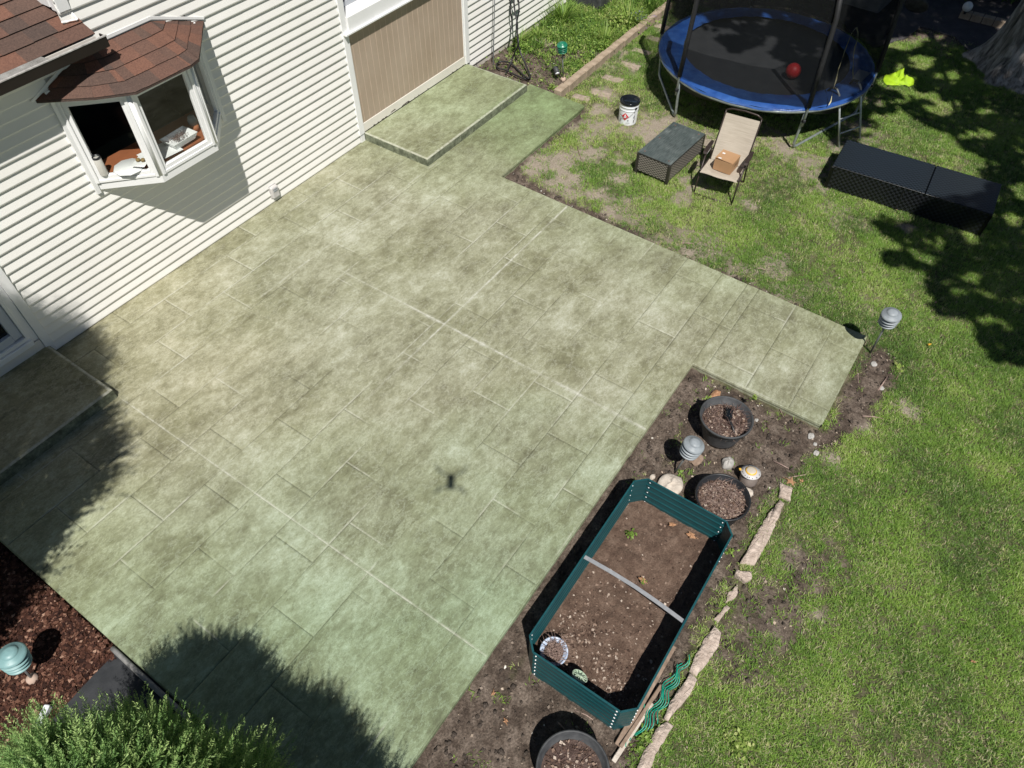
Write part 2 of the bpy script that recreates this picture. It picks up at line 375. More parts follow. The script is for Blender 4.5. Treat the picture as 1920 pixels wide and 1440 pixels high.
def net_mat():
    n = NT('safety_net'); d = n.t.nodes.new('ShaderNodeBsdfDiffuse'); d.inputs[0].default_value = (.012, .013, .013, 1)
    tr = n.t.nodes.new('ShaderNodeBsdfTransparent'); mx = n.t.nodes.new('ShaderNodeMixShader')
    f = n.ramp(n.noise(1.4, 3), [(.3, .64), (.7, .76)]); n.lk(f, mx.inputs[0]); n.lk(d.outputs[0], mx.inputs[2]); n.lk(tr.outputs[0], mx.inputs[1])
    # input 0 = share of thread
    n.lk(mx.outputs[0], n.out.inputs[0])
    f2 = n.math('SUBTRACT', f, .16); n.lk(f2, mx.inputs[0]); return n.m
M['net'] = net_mat()
M['strap'] = pm('yellow_webbing', (.42, .38, .20), (.60, .56, .36), 30, .7)
M['redball'] = pm('red_rubber', (.42, .012, .016), (.50, .02, .022), 9, .5, .1, 200)
M['lime'] = pm('lime_fabric', (.28, .46, .008), (.36, .56, .012), 12, .7, .3, 40)
def wick(name, a, b_, s=1.0):
    n = NT(name); f = n.noise(130, 3, .6, n.map((1, 1, 1))); c = n.ramp(f, [(.3, a), (.7, b_)]); c = n.mix(1., c, n.ramp(n.attr('tone'), [(0., (.30, .30, .30)), (.35, (.45, .45, .45)), (1., (2.5, 2.5, 2.5))]), 'MULTIPLY')  # tone paints strand highlights and shaded gaps of the weave into the colour
    return n.fin(c, .33, 0, n.bump(f, .4, .004), .45)
M['wicker_black'] = wick('black_resin_wicker', (.004, .0045, .0055), (.010, .011, .013))
M['wicker_lid'] = wick('black_wicker_lid', (.0065, .009, .012), (.013, .017, .021))
M['wicker_brown'] = wick('brown_grey_wicker', (.050, .044, .038), (.15, .135, .12))
def glasstop():
    n = NT('dusty_glass_over_wicker'); f = n.noise(5, 6, .7, n.map((1, 1, 1), (0, 0, .2))); st = n.noise(60, 4, .6, n.map((.12, 1.2, 1)))
    c = n.ramp(f, [(.3, (.045, .060, .058)), (.6, (.095, .112, .108)), (.75, (.22, .24, .23))])
    c = n.mix(.55, c, n.mix(1., c, n.ramp(st, [(.38, (.45, .45, .45)), (.62, (1.7, 1.7, 1.7))]), 'MULTIPLY'))
    return n.fin(c, .3, 0, n.bump(st, .2, .003), .6)
M['glasstop'] = glasstop()
def sling():
    n = NT('tan_sling_fabric'); wv = n.noise(60, 3, .6, n.map((.06, .06, 3.2))); f = n.noise(5, 4)
    c = n.ramp(wv, [(.35, (.33, .285, .225)), (.65, (.47, .41, .335))])
    return n.fin(n.mix(.3, c, n.ramp(f, [(.3, (.36, .31, .25)), (.7, (.50, .45, .37))])), .8, 0, n.bump(wv, .3, .003))
M['sling'] = sling()
M['bronze'] = pm('dark_bronze_metal', (.030, .020, .017), (.055, .040, .034), 12, .4, 0, 60, .2)
M['card'] = pm('cardboard', (.36, .205, .10), (.43, .255, .135), 5, .8, .1, 90)
M['cardin'] = pm('cardboard_inside', (.10, .06, .035)); M['tape'] = pm('paper_label', (.72, .70, .68))
M['light_grey'] = pm('grey_lamp_plastic', (.20, .225, .245), (.30, .33, .35), 14, .5)
M['teal'] = pm('teal_lamp_plastic', (.17, .31, .32), (.24, .40, .40), 10, .45)
M['green_l'] = pm('green_lamp_plastic', (.010, .15, .085), (.02, .21, .12), 10, .35)
M['pole'] = pm('lamp_pole_grey', (.15, .16, .165), (.25, .26, .26), 14, .5, 0, 60, .3)
M['concrete'] = pm('lamp_footing', (.42, .30, .24), (.52, .4, .32), 14, .85)
def teal_metal():
    n = NT('dark_teal_metal'); f = n.noise(30, 6, .75, n.map((1, 1, 2.))); g = n.noise(3, 4)
    c = n.ramp(f, [(.3, (.006, .052, .062)), (.66, (.012, .082, .094)), (.78, (.10, .18, .19))])
    return n.fin(n.mix(.3, c, n.ramp(g, [(.3, (.005, .045, .05)), (.7, (.015, .1, .11))])), .38, 0, None, .5)
M['tealm'] = teal_metal()
M['rock'] = pm('pale_rock', (.42, .36, .30), (.66, .59, .51), 9, .85, .6, 26, dist=.02)
M['rockg'] = pm('grey_rock', (.30, .29, .27), (.5, .48, .45), 9, .85, .6, 26, dist=.02)
M['edging'] = pm('weathered_edging_stone', (.34, .265, .215), (.64, .53, .45), 14, .95, .9, 34, dist=.03)
M['block'] = pm('tan_concrete_block', (.27, .205, .145), (.42, .335, .25), 9, .95, .6, 60, dist=.01)
M['wood'] = pm('weathered_board', (.17, .115, .08), (.33, .24, .18), 16, .85, .5, 40)
M['gstake'] = pm('green_plastic_wire', (.0, .24, .15), (.01, .36, .24), 20, .35)
M['hose'] = pm('black_hose', (.010, .010, .011), (.022, .022, .024), 20, .45)
M['twig'] = pm('dry_twigs', (.16, .10, .085), (.42, .31, .26), 25, .9)
M['twigd'] = pm('dark_twigs', (.09, .05, .04), (.2, .12, .1), 25, .9)
M['deadleaf'] = pm('dead_leaf', (.30, .14, .07), (.50, .30, .17), 25, .8)
M['yellow'] = pm('yellow_plastic', (.72, .40, .04), (.78, .48, .07), 10, .4)
M['beige'] = pm('beige_lid', (.50, .44, .36), (.6, .54, .45), 10, .6)
M['smoke'] = pm('smoky_plastic', (.16, .13, .115), (.26, .22, .2), 10, .35)
M['bluepot'] = pm('blue_white_glaze', (.30, .40, .58), (.62, .68, .78), 30, .25)
M['fabric'] = pm('landscape_fabric', (.016, .018, .021), (.035, .037, .041), 8, .7, .5, 120)
M['pipe'] = pm('grey_pipe', (.14, .14, .135), (.24, .235, .225), 16, .6)
M['paver'] = pm('worn_stepping_stone', (.24, .19, .145), (.38, .31, .25), 12, .95, .5, 50)
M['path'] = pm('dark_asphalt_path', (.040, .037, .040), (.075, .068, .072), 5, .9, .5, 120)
M['shed'] = pm('grey_sheet', (.30, .31, .32), (.42, .43, .44), 4, .5)
M['steelcup'] = pm('cream_tumbler', (.55, .53, .48), (.62, .6, .55), 6, .35)
M['potato'] = pm('kiwi_skin', (.20, .13, .05), (.30, .21, .09), 20, .8)
M['orangewood'] = pm('orange_wood_sill', (.24, .085, .04), (.33, .12, .055), 4, .35)
M['ceramic'] = pm('white_ceramic', (.72, .73, .72), (.8, .8, .79), 6, .2)
M['terra'] = pm('terracotta', (.34, .12, .05), (.42, .17, .08), 6, .8)
M['jar'] = pm('frosted_jar', (.30, .32, .30), (.4, .42, .4), 6, .2)
M['drone'] = pm('grey_drone_shell', (.18, .19, .20), (.24, .25, .26), 9, .4)
M['outlet'] = pm('clear_grey_cover', (.50, .48, .47), (.62, .60, .59), 9, .35)
M['purple'] = pm('violet_petals', (.16, .12, .40), (.26, .2, .55), 20, .6)
exec_parts = []

# ================================================================== GROUND
ZG = -0.075
PX = lambda pts, z=ZG: [tuple(G(a, b, z)[:2]) for a, b in pts]
soil_polys = [
    PX([(700, 1500), (800, 1441), (1240, 860), (1297, 684), (1420, 735), (1537, 800), (1620, 640), (1655, 640), (1700, 672), (1690, 730), (1640, 800), (1560, 850), (1475, 905), (1440, 960), (1395, 1080), (1335, 1180), (1290, 1270), (1240, 1370), (1195, 1450), (1150, 1520)]),
    [(-.3, .3), (1.2, .2), (1.5, 1.0), (5.8, .95), (5.8, 1.6), (-.3, 1.6)],
    [(7.2, -.35), (7.36, -.3), (7.47, .8), (7.52, 2.2), (7.58, 3.4), (7.66, 4.6), (7.80, 5.12), (8.5, 5.15), (9.6, 5.05), (9.95, 5.3), (9.8, 5.45), (9.7, 5.9), (9.95, 7.6), (7., 7.6), (7., 0)],
    [(9.5, 5.5), (10.0, 5.7), (10.6, 5.95), (12.1, 5.95), (14.5, 6.1), (14.5, 7.6), (9.5, 7.6)],
]
mulch_poly = [(-.02, 6.6), (-.02, 3.95), (-.75, 3.95), (-1.4, 3.1), (-4, 3.1), (-4, 6.6)]
def ground_fields(x, y):
    nz = fbm(x, y, 3.2, 4, 5)-.5; nf = fbm(x, y, 14, 3, 8)-.5
    d = np.full(x.shape, -9.)
    for p in soil_polys: d = np.maximum(d, polyd(x, y, p))
    soil = sstep(-.03, .09, d+nz*.22+nf*.14-.03)
    mul = sstep(-.02, .05, polyd(x, y, mulch_poly)+nf*.05)
    dark = (x < -.02) | ((y < 1.35) & (x < 1.4)) | ((x < 7.3) & (y > 1.3))
    soil = np.where(dark & (mul < .5), 1., soil)
    far = sstep(-.1, .15, x-15.55-.55*np.clip(1.2-y, -2, .7)+nz*.5)*sstep(-.2, .2, 6-y)
    pale = .8*sstep(.54, .68, fbm(x, y, 2.1, 5, 31))*sstep(7.2, 7.8, x)*sstep(.2, 1.4, y)
    soil = np.maximum(soil, .9*sstep(1., .25, np.hypot((x-BPX)/1.0, (y-BPY+.15*(x-BPX))/.42)+nz*1.6+nf*1.3))
    pale = np.maximum(pale, .65*sstep(.30, 0., np.abs(x-7.78-.02*y)-.12+nz*.9+nf*.7)*(y > -.2)*(y < 5.2)*sstep(.42, .56, fbm(x, y, 2.4, 3, 35)+.05))
    for (a, b, r) in PALE: pale = np.maximum(pale, sstep(1., .25, np.hypot(x-a, y-b)/r+nz*1.3+nf*.9))
    return soil, mul, far, pale
BPX, BPY = G(1462, 1135, ZG)[:2]
PALE = [(8.0, 4.3, .4), (8.3, 4.8, .4)]+[(*G(a, b, ZG)[:2], r) for a, b, r in ((1000, 310, .45), (1060, 350, .42), (1120, 365, .4), (1100, 290, .35), (1160, 330, .3), (1210, 240, .45), (1250, 235, .4), (1240, 262, .3), (1400, 262, .4), (1480, 300, .25), (1330, 262, .35), (1160, 305, .25),
        (1480, 285, .3), (1410, 385, .2), (1120, 205, .25), (1700, 770, .18), (1560, 860, .14), (1130, 400, .25), (1490, 1050, .16), (1450, 1180, .2), (1530, 1150, .14), (1490, 830, .12), (1650, 300, .2), (1075, 240, .3), (1050, 420, .3), (1290, 470, .16), (1620, 800, .16), (1380, 520, .14), (1700, 430, .16))]
gx0, gx1, gy0, gy1, gs = -4., 19.2, -5.2, 8.2, .045
xs = np.arange(gx0, gx1, gs); ys = np.arange(gy0, gy1, gs); GX, GY = np.meshgrid(xs, ys)
gsoil, gmul, gfar, gpale = ground_fields(GX, GY)
clod = np.abs(fbm(GX, GY, 9, 4, 41)-.5)*2; lump = fbm(GX, GY, 2.2, 3, 43)-.5
GZ = ZG + lump*.035 + np.maximum(gsoil, gmul*.6)*(clod*.045-.012+(fbm(GX, GY, 24, 2, 44)-.5)*.018)
near = np.clip((1.2-np.abs(GY-.5))/1.2, 0, 1)
GZ = np.where((GX > -.1) & (GX < 7.3) & (GY > 1.45), -.16, GZ)
edge = (np.abs(GX-gx0) < .3) | (np.abs(GX-gx1) < .3) | (np.abs(GY-gy0) < .3) | (np.abs(GY-gy1) < .3)
GZ = np.where(edge, ZG-.012, GZ)
idx = np.arange(GX.size).reshape(GX.shape)
F = np.stack([idx[:-1, :-1], idx[:-1, 1:], idx[1:, 1:], idx[1:, :-1]], -1).reshape(-1, 4)
o = npmesh('ground', np.stack([GX, GY, GZ], -1).reshape(-1, 3), F, M['ground'], smooth=True,
           attrs=dict(soil=np.maximum(gsoil, gfar*.9).ravel(), mulch=gmul.ravel(), pale=gpale.ravel()))
tag(o, 'worn lawn earth, dug soil and mulch round the patio', kind='structure')
def gz(x, y):                                           # height of the ground sheet
    i = int(min(max((x-gx0)/gs, 0), len(xs)-2)); j = int(min(max((y-gy0)/gs, 0), len(ys)-2)); return float(GZ[j, i])
mb = MB(); L = 900.; e = .05
x0, x1, y0, y1 = gx0+e, gx1-gs-e, gy0+e, gy1-gs-e
P = [(-L, -L), (L, -L), (L, L), (-L, L)]; Q = [(x0, y0), (x1, y0), (x1, y1), (x0, y1)]
for i in range(4):
    j = (i+1) % 4; mb.quad((*P[i], ZG-.02), (*P[j], ZG-.02), (*Q[j], ZG-.02), (*Q[i], ZG-.02))
tag(mb.build('ground_beyond', pm('distant_lawn', (.04, .065, .02), (.08, .11, .035), .8, .95, .4, 12)), 'lawn running on beyond the yard', kind='structure')

# ================================================================== PATIO
CX = [1.66, 4.57]; CY = [1.37, 4.07, 6.22]
def dustf(x, y):
    n1 = fbm(x, y, 4, 3, 71)
    def ln(d, w): return np.exp(-(d/w)**2)
    a = ln(y-4.07, .012)*(.35+.65*sstep(3.6, 4.7, x))*sstep(2.6, 3.4, x)*1.1
    a = np.maximum(a, ln(x-4.57-(y-4)*.002, .012+.014*sstep(.45, .7, n1))*sstep(6.1, 5.4, y)*(.45+.55*sstep(5.8, 4.9, y)))
    a = np.maximum(a, ln(x-1.665, .009)*sstep(6.3, 6.2, y)*.75)
    a = np.maximum(a, ln(y-6.22, .012)*sstep(1.4, 2.5, x)*sstep(7.1, 6.9, x)*.55*sstep(.40, .62, n1+.12))
    return a*.80*(.45+.55*sstep(.40, .58, fbm(x, y, 5, 3, 73)))
def relief(x, y):
    r = fbm(x*1.0, y*1.5, 2.3, 5, 51, .55)
    s = np.abs(fbm(x+.3*y, y*1.7-.3*x, 5.5, 4, 57)-.5)
    return (r-.5)*.007 - np.clip(.045-s, 0, 1)*.045*sstep(.46, .6, fbm(x, y, 1.6, 2, 59))
pv, pf, pg, pd, pt_ = [], [], [], [], []; nb = 0; prs = random.Random(44)
def plank(x0, x1, y0, y1, step=.017, jl=True, jr=True, jb=True, jt=True, joints=True):
    global nb
    def lines(a, b, cl):
        L_ = list(np.linspace(a+.006, b-.006, max(2, int((b-a)/step))))+[a, b]
        if joints:
            for c in cl:
                if a+.02 < c < b-.02: L_ = [v for v in L_ if abs(v-c) > .011]+[c-.009, c-.003, c, c+.003, c+.009]
        return np.array(sorted(L_))
    X_ = lines(x0, x1, CX); Y_ = lines(y0, y1, CY); gx, gy = np.meshgrid(X_, Y_)
    bd = np.zeros(gx.shape)
    if jl: bd[:, 0] = 1
    if jr: bd[:, -1] = 1
    if jb: bd[0, :] = 1
    if jt: bd[-1, :] = 1
    saw = np.zeros(gx.shape)
    if joints:
        saw = np.maximum(saw, (np.abs(gy-4.07) < .002)*(gx > 4.3)); saw = np.maximum(saw, (np.abs(gx-4.57) < .002)*(gy < 5.9)*.8)
        saw = np.maximum(saw, (np.abs(gx-1.66) < .002)*(gy < 6.3)*1.); saw = np.maximum(saw, (np.abs(gy-6.22) < .002)*.6)
        saw = np.maximum(saw, (np.abs(gy-1.37) < .002)*1.0)
    z = relief(gx, gy); vis = sstep(.36, .54, fbm(gx, gy, 1.1, 2, 63)); bd2 = bd*(.22+.78*vis)
    z = z - bd2*.0065 - saw*.004
    X2 = gx + np.where(gx > 5, (gx-5)/2.3*.028*gy, 0)
    b3 = np.zeros(gx.shape); b3[1, :] = b3[:, 1] = 1.; b3 = b3*sstep(.52, .68, fbm(gx, gy, 1.7, 3, 66))*.45
    n_, m_ = gx.shape; id_ = nb+np.arange(n_*m_).reshape(n_, m_)
    pv.append(np.stack([X2, gy, z], -1).reshape(-1, 3)); pg.append((np.maximum(bd2, 0)).ravel()); pt_.append(np.full(gx.size, prs.uniform(-.55, .55) if joints else -.2)); pd.append(np.maximum(dustf(gx, gy), b3).ravel() if joints else np.zeros(gx.size))
    pf.append(np.stack([id_[:-1, :-1], id_[:-1, 1:], id_[1:, 1:], id_[1:, :-1]], -1).reshape(-1, 4)); nb += n_*m_
rows = [-.155]+[.215+.4955*k for k in range(0, 15)]+[7.505]
for k in range(len(rows)-1):
    a, b = rows[k], rows[k+1]; mid = (a+b)/2
    kk = k-1; off = .95 if kk % 2 == 1 else 1.45
    cuts = sorted(off+.995*j for j in range(-4, 9))
    spans = []
    if b <= 1.37: spans = [(5.70, 7.27, a, b)]
    elif a < 1.37: spans = [(5.70, 7.27, a, 1.36), (-.05, 7.27, 1.36, b)]
    elif mid > 6.33: spans = [(1.60, 7.27, a, b)]+([(-.05, 1.60, a, 6.40)] if a < 6.33 else [])
    else: spans = [(-.05, 7.27, a, b)]
    for (u, v, ya, yb) in spans:
        cc = [u]+[c for c in cuts if u+.05 < c < v-.05]+[v]
        if b > 5.2: pass
        for i in range(len(cc)-1):
            if cc[i+1]-cc[i] < .02: continue
            plank(cc[i], cc[i+1], ya, yb, jl=i > 0, jr=i < len(cc)-2, jb=not (u == 5.70 and ya == -.155), jt=True)
plank(7.27, 9.52, 5.25, 6.35, step=.02, jl=False, jr=False, jb=False, jt=False, joints=False)
o = npmesh('patio', np.concatenate(pv), np.concatenate(pf), M['patio'], smooth=False, attrs=dict(groove=np.concatenate(pg), dust_pale=np.concatenate(pd), plank=np.concatenate(pt_)))
tag(o, 'green brown stamped concrete patio with plank joints', kind='structure')
# vertical slab edges with a rounded shoulder
def sk(x, y): return (x+(x-5)/2.3*.028*y, y) if x > 5 else (x, y)
def skirt(mb, pts, z1=-.004, z0=-.20):
    for a, b in zip(pts[:-1], pts[1:]):
        a = Vector(sk(*a)); b = Vector(sk(*b)); n_ = Vector(((b-a).y, -(b-a).x)).normalized(); m = max(2, int((b-a).length/.12))
        for i in range(m):
            p = a+(b-a)*i/m; q = a+(b-a)*(i+1)/m; pr_ = [(0, z1+.002), (.010, z1-.006), (.014, z1-.03), (.008, z1-.05), (.012, z0)]
            for (o1, h1), (o2, h2) in zip(pr_[:-1], pr_[1:]):
                mb.quad((*(p+n_*o1), h1), (*(p+n_*o2), h2), (*(q+n_*o2), h2), (*(q+n_*o1), h1))
mb = MB()
skirt(mb, [(-.05, 6.35), (-.05, 1.36), (5.70, 1.36), (5.70, -.155), (7.27, -.155), (7.27, 5.25), (9.52, 5.25), (9.52, 6.35)])
o = mb.build('patio_edge', M['patio']); tag(o, 'formed vertical edge of the patio slab', kind='structure')

def platform(name, x0, x1, y0, y1, z1, label, seam):
    root = empty(name, ((x0+x1)/2, (y0+y1)/2, 0), 0, label, 'step')
    ox, oy = (x0+x1)/2, (y0+y1)/2
    X_ = np.linspace(x0, x1, int((x1-x0)/.02)); Y_ = np.linspace(y0, y1, int((y1-y0)/.02)); gx, gy = np.meshgrid(X_, Y_)
    z = z1+relief(gx*1.1+3, gy*1.1)*.8; ed = np.minimum(np.minimum(gx-x0, x1-gx), gy-y0); z -= np.clip(.02-ed, 0, 1)**2*25
    gr = np.zeros(gx.shape)
    for (kind, v, lo, hi) in seam:
        c = gx if kind == 'x' else gy; d_ = gy if kind == 'x' else gx
        gr = np.maximum(gr, (np.abs(c-v) < .011)*(d_ > lo)*(d_ < hi)*.5)
    id_ = np.arange(gx.size).reshape(gx.shape)
    F_ = np.stack([id_[:-1, :-1], id_[:-1, 1:], id_[1:, 1:], id_[1:, :-1]], -1).reshape(-1, 4)
    npmesh('tread', np.stack([gx, gy, z], -1).reshape(-1, 3), F_, M['patio'], root, attrs=dict(groove=gr.ravel(), dust_pale=(.75*np.exp(-((ed-.012)/.016)**2)*(ed < .04)).ravel())).matrix_parent_inverse = Matrix.Translation((-ox, -oy, 0))  # pale band just inside the open tread edges
    V = []; Fq = []; per = []
    for t in np.linspace(0, 1, 60): per.append((x0, y1+(y0-y1)*t, -1, 0))
    for t in np.linspace(0, 1, 110): per.append((x0+(x1-x0)*t, y0, 0, -1))
    for t in np.linspace(0, 1, 60): per.append((x1, y0+(y1-y0)*t, 1, 0))
    hs = np.linspace(-.14, z1-.008, 9)
    for i, (a, b, nx, ny) in enumerate(per):
        for j, h in enumerate(hs):
            q = .004+.008*(float(vnoise(np.array(a*14+b*14), np.array(h*16), 77))-.5)*(0 if j == len(hs)-1 else 1)
            if j == len(hs)-1: q = 0
            V.append((a+nx*q-ox, b+ny*q-oy, h))
    for i in range(len(per)-1):
        for j in range(len(hs)-1): k = i*len(hs)+j; Fq.append((k, k+len(hs), k+len(hs)+1, k+1))
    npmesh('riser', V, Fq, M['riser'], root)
    return root
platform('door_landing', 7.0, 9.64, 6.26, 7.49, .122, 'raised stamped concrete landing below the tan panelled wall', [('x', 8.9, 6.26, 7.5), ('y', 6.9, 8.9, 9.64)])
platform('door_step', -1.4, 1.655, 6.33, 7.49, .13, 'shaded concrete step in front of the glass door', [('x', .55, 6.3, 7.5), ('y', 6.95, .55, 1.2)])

# ================================================================== HOUSE
YW = 7.505
house = empty('house', (5.5, YW, 0), 0, 'cream vinyl sided house wall with white trim', 'house')
def hpart(mb, name, mat, parent=None, label=None, flat=False):
    o = mb.build(name, mat, parent or house, flat); 
    o.matrix_parent_inverse = Matrix.Translation((-5.5, -YW, 0)) if (parent is None or parent == house) else Matrix()
    if label: o['label'] = label
    return o
mb = MB()
PITCH = .1123; Z0 = .0085
rs = random.Random(3)
def course(x0, x1, za, zb, tone=0.):
    """one clapboard face: the bottom edge stands 13 mm proud, the top 2 mm"""
    y_b, y_t = YW-.0245, YW-.0015
    segs = [x0]; x = x0+rs.uniform(.6, 3.2)
    while x < x1-.4: segs.append(x); x += rs.uniform(2.6, 3.7)
    segs.append(x1)
    for i in range(len(segs)-1):
        a, b = segs[i], segs[i+1]; q = .0014 if i % 2 else 0.
        if i: a -= .02
        n_ = max(1, int((b-a)/.35)); wv = [rs.uniform(-.0006, .0006) for _ in range(n_+1)]
        for j in range(n_):
            u, v = a+(b-a)*j/n_, a+(b-a)*(j+1)/n_; wu, wv_ = wv[j], wv[j+1]
            zm = za+(zb-za)*.12
            mb.quad((u, y_b-q+wu, zm), (v, y_b-q+wv_, zm), (v, y_t-q, zb), (u, y_t-q, zb))
            mb.quad((u, y_b-q+.0025+wu, za+.001), (v, y_b-q+.0025+wv_, za+.001), (v, y_b-q+wv_, zm), (u, y_b-q+wu, zm))
            mb.quad((u, YW+.001, za+.001), (v, YW+.001, za+.001), (v, y_b-q+.0025+wv_, za+.001), (u, y_b-q+.0025+wu, za+.001))
    mb.quad((x0, YW, za), (x0, YW, zb), (x0, y_t, zb), (x0, y_b, za)); mb.quad((x1, YW, za), (x1, y_b, za), (x1, y_t, zb), (x1, YW, zb))
zz = Z0
while zz < 5.3:
    za, zb = zz, zz+PITCH
    lim = 3.4 if zz > 3.0 else 1.715
    if zb < 1.50 or za > 2.62: course(lim, 6.895, za, zb)
    else: course(lim, 3.00, za, zb); course(4.69, 6.895, za, zb)
    if za > -.1: course(9.695, 12.86, za+.02, zb+.02)
    if za < 3.0 and za > 2.4: course(-4., 1.5, za, zb)
    zz += PITCH
for za in (2.2,): pass
hpart(mb, 'siding', M['siding'], flat=True)
# wall bodies behind the siding
mb = MB()
mb.bx(-4, 0.2, YW+.004, YW+.16, -.12, 3.1); mb.bx(.2, 1.72, YW+.16, YW+.2, -.12, 3.1); mb.bx(1.6, 2.98, YW+.004, YW+.16, -.12, 3.05)
mb.bx(2.98, 4.71, YW+.004, YW+.16, -.12, 1.45); mb.bx(2.98, 4.71, YW+.004, YW+.16, 2.6, 3.05)
mb.bx(4.71, 6.95, YW+.004, YW+.16, -.12, 3.05); mb.bx(6.95, 9.65, YW+.02, YW+.16, -.12, 1.7); mb.bx(9.62, 12.86, YW+.004, YW+.16, -.12, 3.05)
mb.bx(6.95, 9.65, YW+.30, YW+.42, 1.7, 3.05); mb.bx(3.45, 12.86, YW+.004, YW+.16, 3.05, 5.4)
mb.bx(12.70, 12.86, YW+.16, 14, -.12, 5.4); mb.bx(3.45, 3.6, YW+.16, 14, 2.6, 5.4); mb.bx(-4, 12.86, 13.9, 14.05, -.12, 5.4)
hpart(mb, 'wall_body', M['foundation'])
mb = MB(); mb.bx(2.4, 5.3, YW+.17, 9.6, .6, .62); mb.bx(2.4, 5.3, 9.6, 9.65, .6, 3.); mb.bx(2.4, 5.3, YW+.17, 9.6, 3.0, 3.02)
mb.bx(2.38, 2.4, YW+.17, 9.6, .6, 3.0); mb.bx(5.3, 5.32, YW+.17, 9.6, .6, 3.0)
hpart(mb, 'kitchen_room', M['room'])
mb = MB(); mb.bx(-4, 12.86, YW-.004, YW+.004, -.12, .0085)
hpart(mb, 'foundation_strip', M['foundation'])
# trims
for q in ((6.895, 7.0, YW-.032, YW+.03, .125, 5.3), (6.91, 6.995, YW-.022, YW+.03, -.05, .122), (9.585, 9.69, YW-.032, YW+.03, .13, 5.3), (9.555, 9.583, YW-.018, YW+.02, .27, 5.3), (1.615, 1.712, YW-.034, YW+.03, .02, 3.0)):
    hpart(MB().bx(*q, bev=.004), 'corner_trim', M['white'])
mb = MB(); mb.bx(6.9, 9.66, YW-.09, YW+.28, 1.632, 1.66, bev=.004); mb.bx(7.0, 9.585, YW-.055, YW+.28, 1.66, 1.845, bev=.004)
hpart(mb, 'sill_board', M['white'])
mb = MB(); mb.bx(7.0, 9.58, YW-.014, YW+.02, .132, .272, bev=.004); hpart(mb, 'skirting_board', M['cream'])
mb = MB(); mb.bx(7.0, 9.556, YW-.006, YW+.018, .272, 1.634); pn = hpart(mb, 'tan_panel', M['tan'])
mb = MB(); x = 7.06
while x < 9.55: mb.bx(x, x+.0045, YW-.0085, YW-.006, .274, 1.632); x += .1185
hpart(mb, 'panel_batten', M['taline'])
mb = MB()
for (a, b, c, d_, z_) in ((7.62, 7.75, -.008, -.0158, .155), (7.9, 8.08, 0, -.0158, .14)): mb.slab([(a, YW-.0155, z_), (b, YW-.0155, z_+.004), (b-.02, YW-.0155, z_+.02), (a+.03, YW-.0155, z_+.014)], .001)
for k in range(16):
    a = rs.uniform(7.2, 9.5); mb.slab([(a, YW-.0155, .138), (a+rs.uniform(.01, .05), YW-.0155, .139), (a+.02, YW-.0155, .15), (a+.004, YW-.0155, .147)], .001)
hpart(mb, 'peeled_paint', M['shingle'])['kind'] = 'stuff'
# upper window above the sill board
wn = hpart(MB().bx(7.0, 9.58, YW+.30, YW+.305, 1.845, 3.05), 'window', M['glass_dark'])
mb = MB()
for (a, b) in ((7.0, 7.9), (7.98, 8.82), (8.9, 9.58)):
    mb.bx(a, b, YW+.20, YW+.298, 1.847, 1.91); mb.bx(a, a+.05, YW+.20, YW+.298, 1.91, 3.0); mb.bx(b-.05, b, YW+.20, YW+.298, 1.91, 3.0)
o = mb.build('window_frame', pm('grey_window_frame', (.36, .38, .41), (.44, .46, .49)), wn); o.matrix_parent_inverse = Matrix()
for q in (7.9, 8.82): MB().bx(q, q+.08, YW-.01, YW+.3, 1.847, 3.0, bev=.004).build('window_post', M['white'], wn)
mb = MB(); mb.bx(7.22, 7.235, YW+.28, YW+.297, 1.91, 3); mb.bx(7.45, 7.465, YW+.28, YW+.297, 1.91, 3); mb.bx(7.05, 7.85, YW+.281, YW+.2965, 2.15, 2.165)
o = mb.build('mullion', M['white'], wn)
# glass door on the left
dr = hpart(MB().bx(.2, 1.4, YW+.045, YW+.05, .40, 2.3), 'door', M['glass_dark'])
mb = MB(); mb.bx(1.40, 1.50, YW-.005, YW+.08, .40, 2.4, bev=.004); mb.bx(.1, 1.40, YW-.005, YW+.08, .385, .485, bev=.004); mb.bx(.1, .2, YW-.005, YW+.08, .485, 2.4)
o = mb.build('door_stile', pm('grey_white_door', (.50, .53, .58), (.56, .59, .63)), dr)
mb = MB(); mb.bx(1.503, 1.54, YW-.028, YW+.08, .27, 2.42, bev=.004); mb.bx(1.542, 1.612, YW-.012, YW+.08, .27, 2.42); mb.bx(.0, 1.503, YW-.035, YW+.08, .335, .38, bev=.004); mb.bx(.0, 1.54, YW-.06, YW+.08, .262, .33, bev=.006)
o = mb.build('door_frame', M['white'], dr)
mb = MB(); mb.bx(-.2, 1.61, YW-.02, YW+.15, .0, .258); hpart(mb, 'door_base', M['cream'])
# hidden upper roof
mb = MB(); mb.slab([(3.2, 7.2, 5.32), (13.1, 7.2, 5.32), (13.1, 10.8, 7.), (3.2, 10.8, 7.)], .08); mb.slab([(13.1, 14.3, 5.32), (3.2, 14.3, 5.32), (3.2, 10.8, 7.), (13.1, 10.8, 7.)], .08)
hpart(mb, 'upper_roof', M['shingle'])

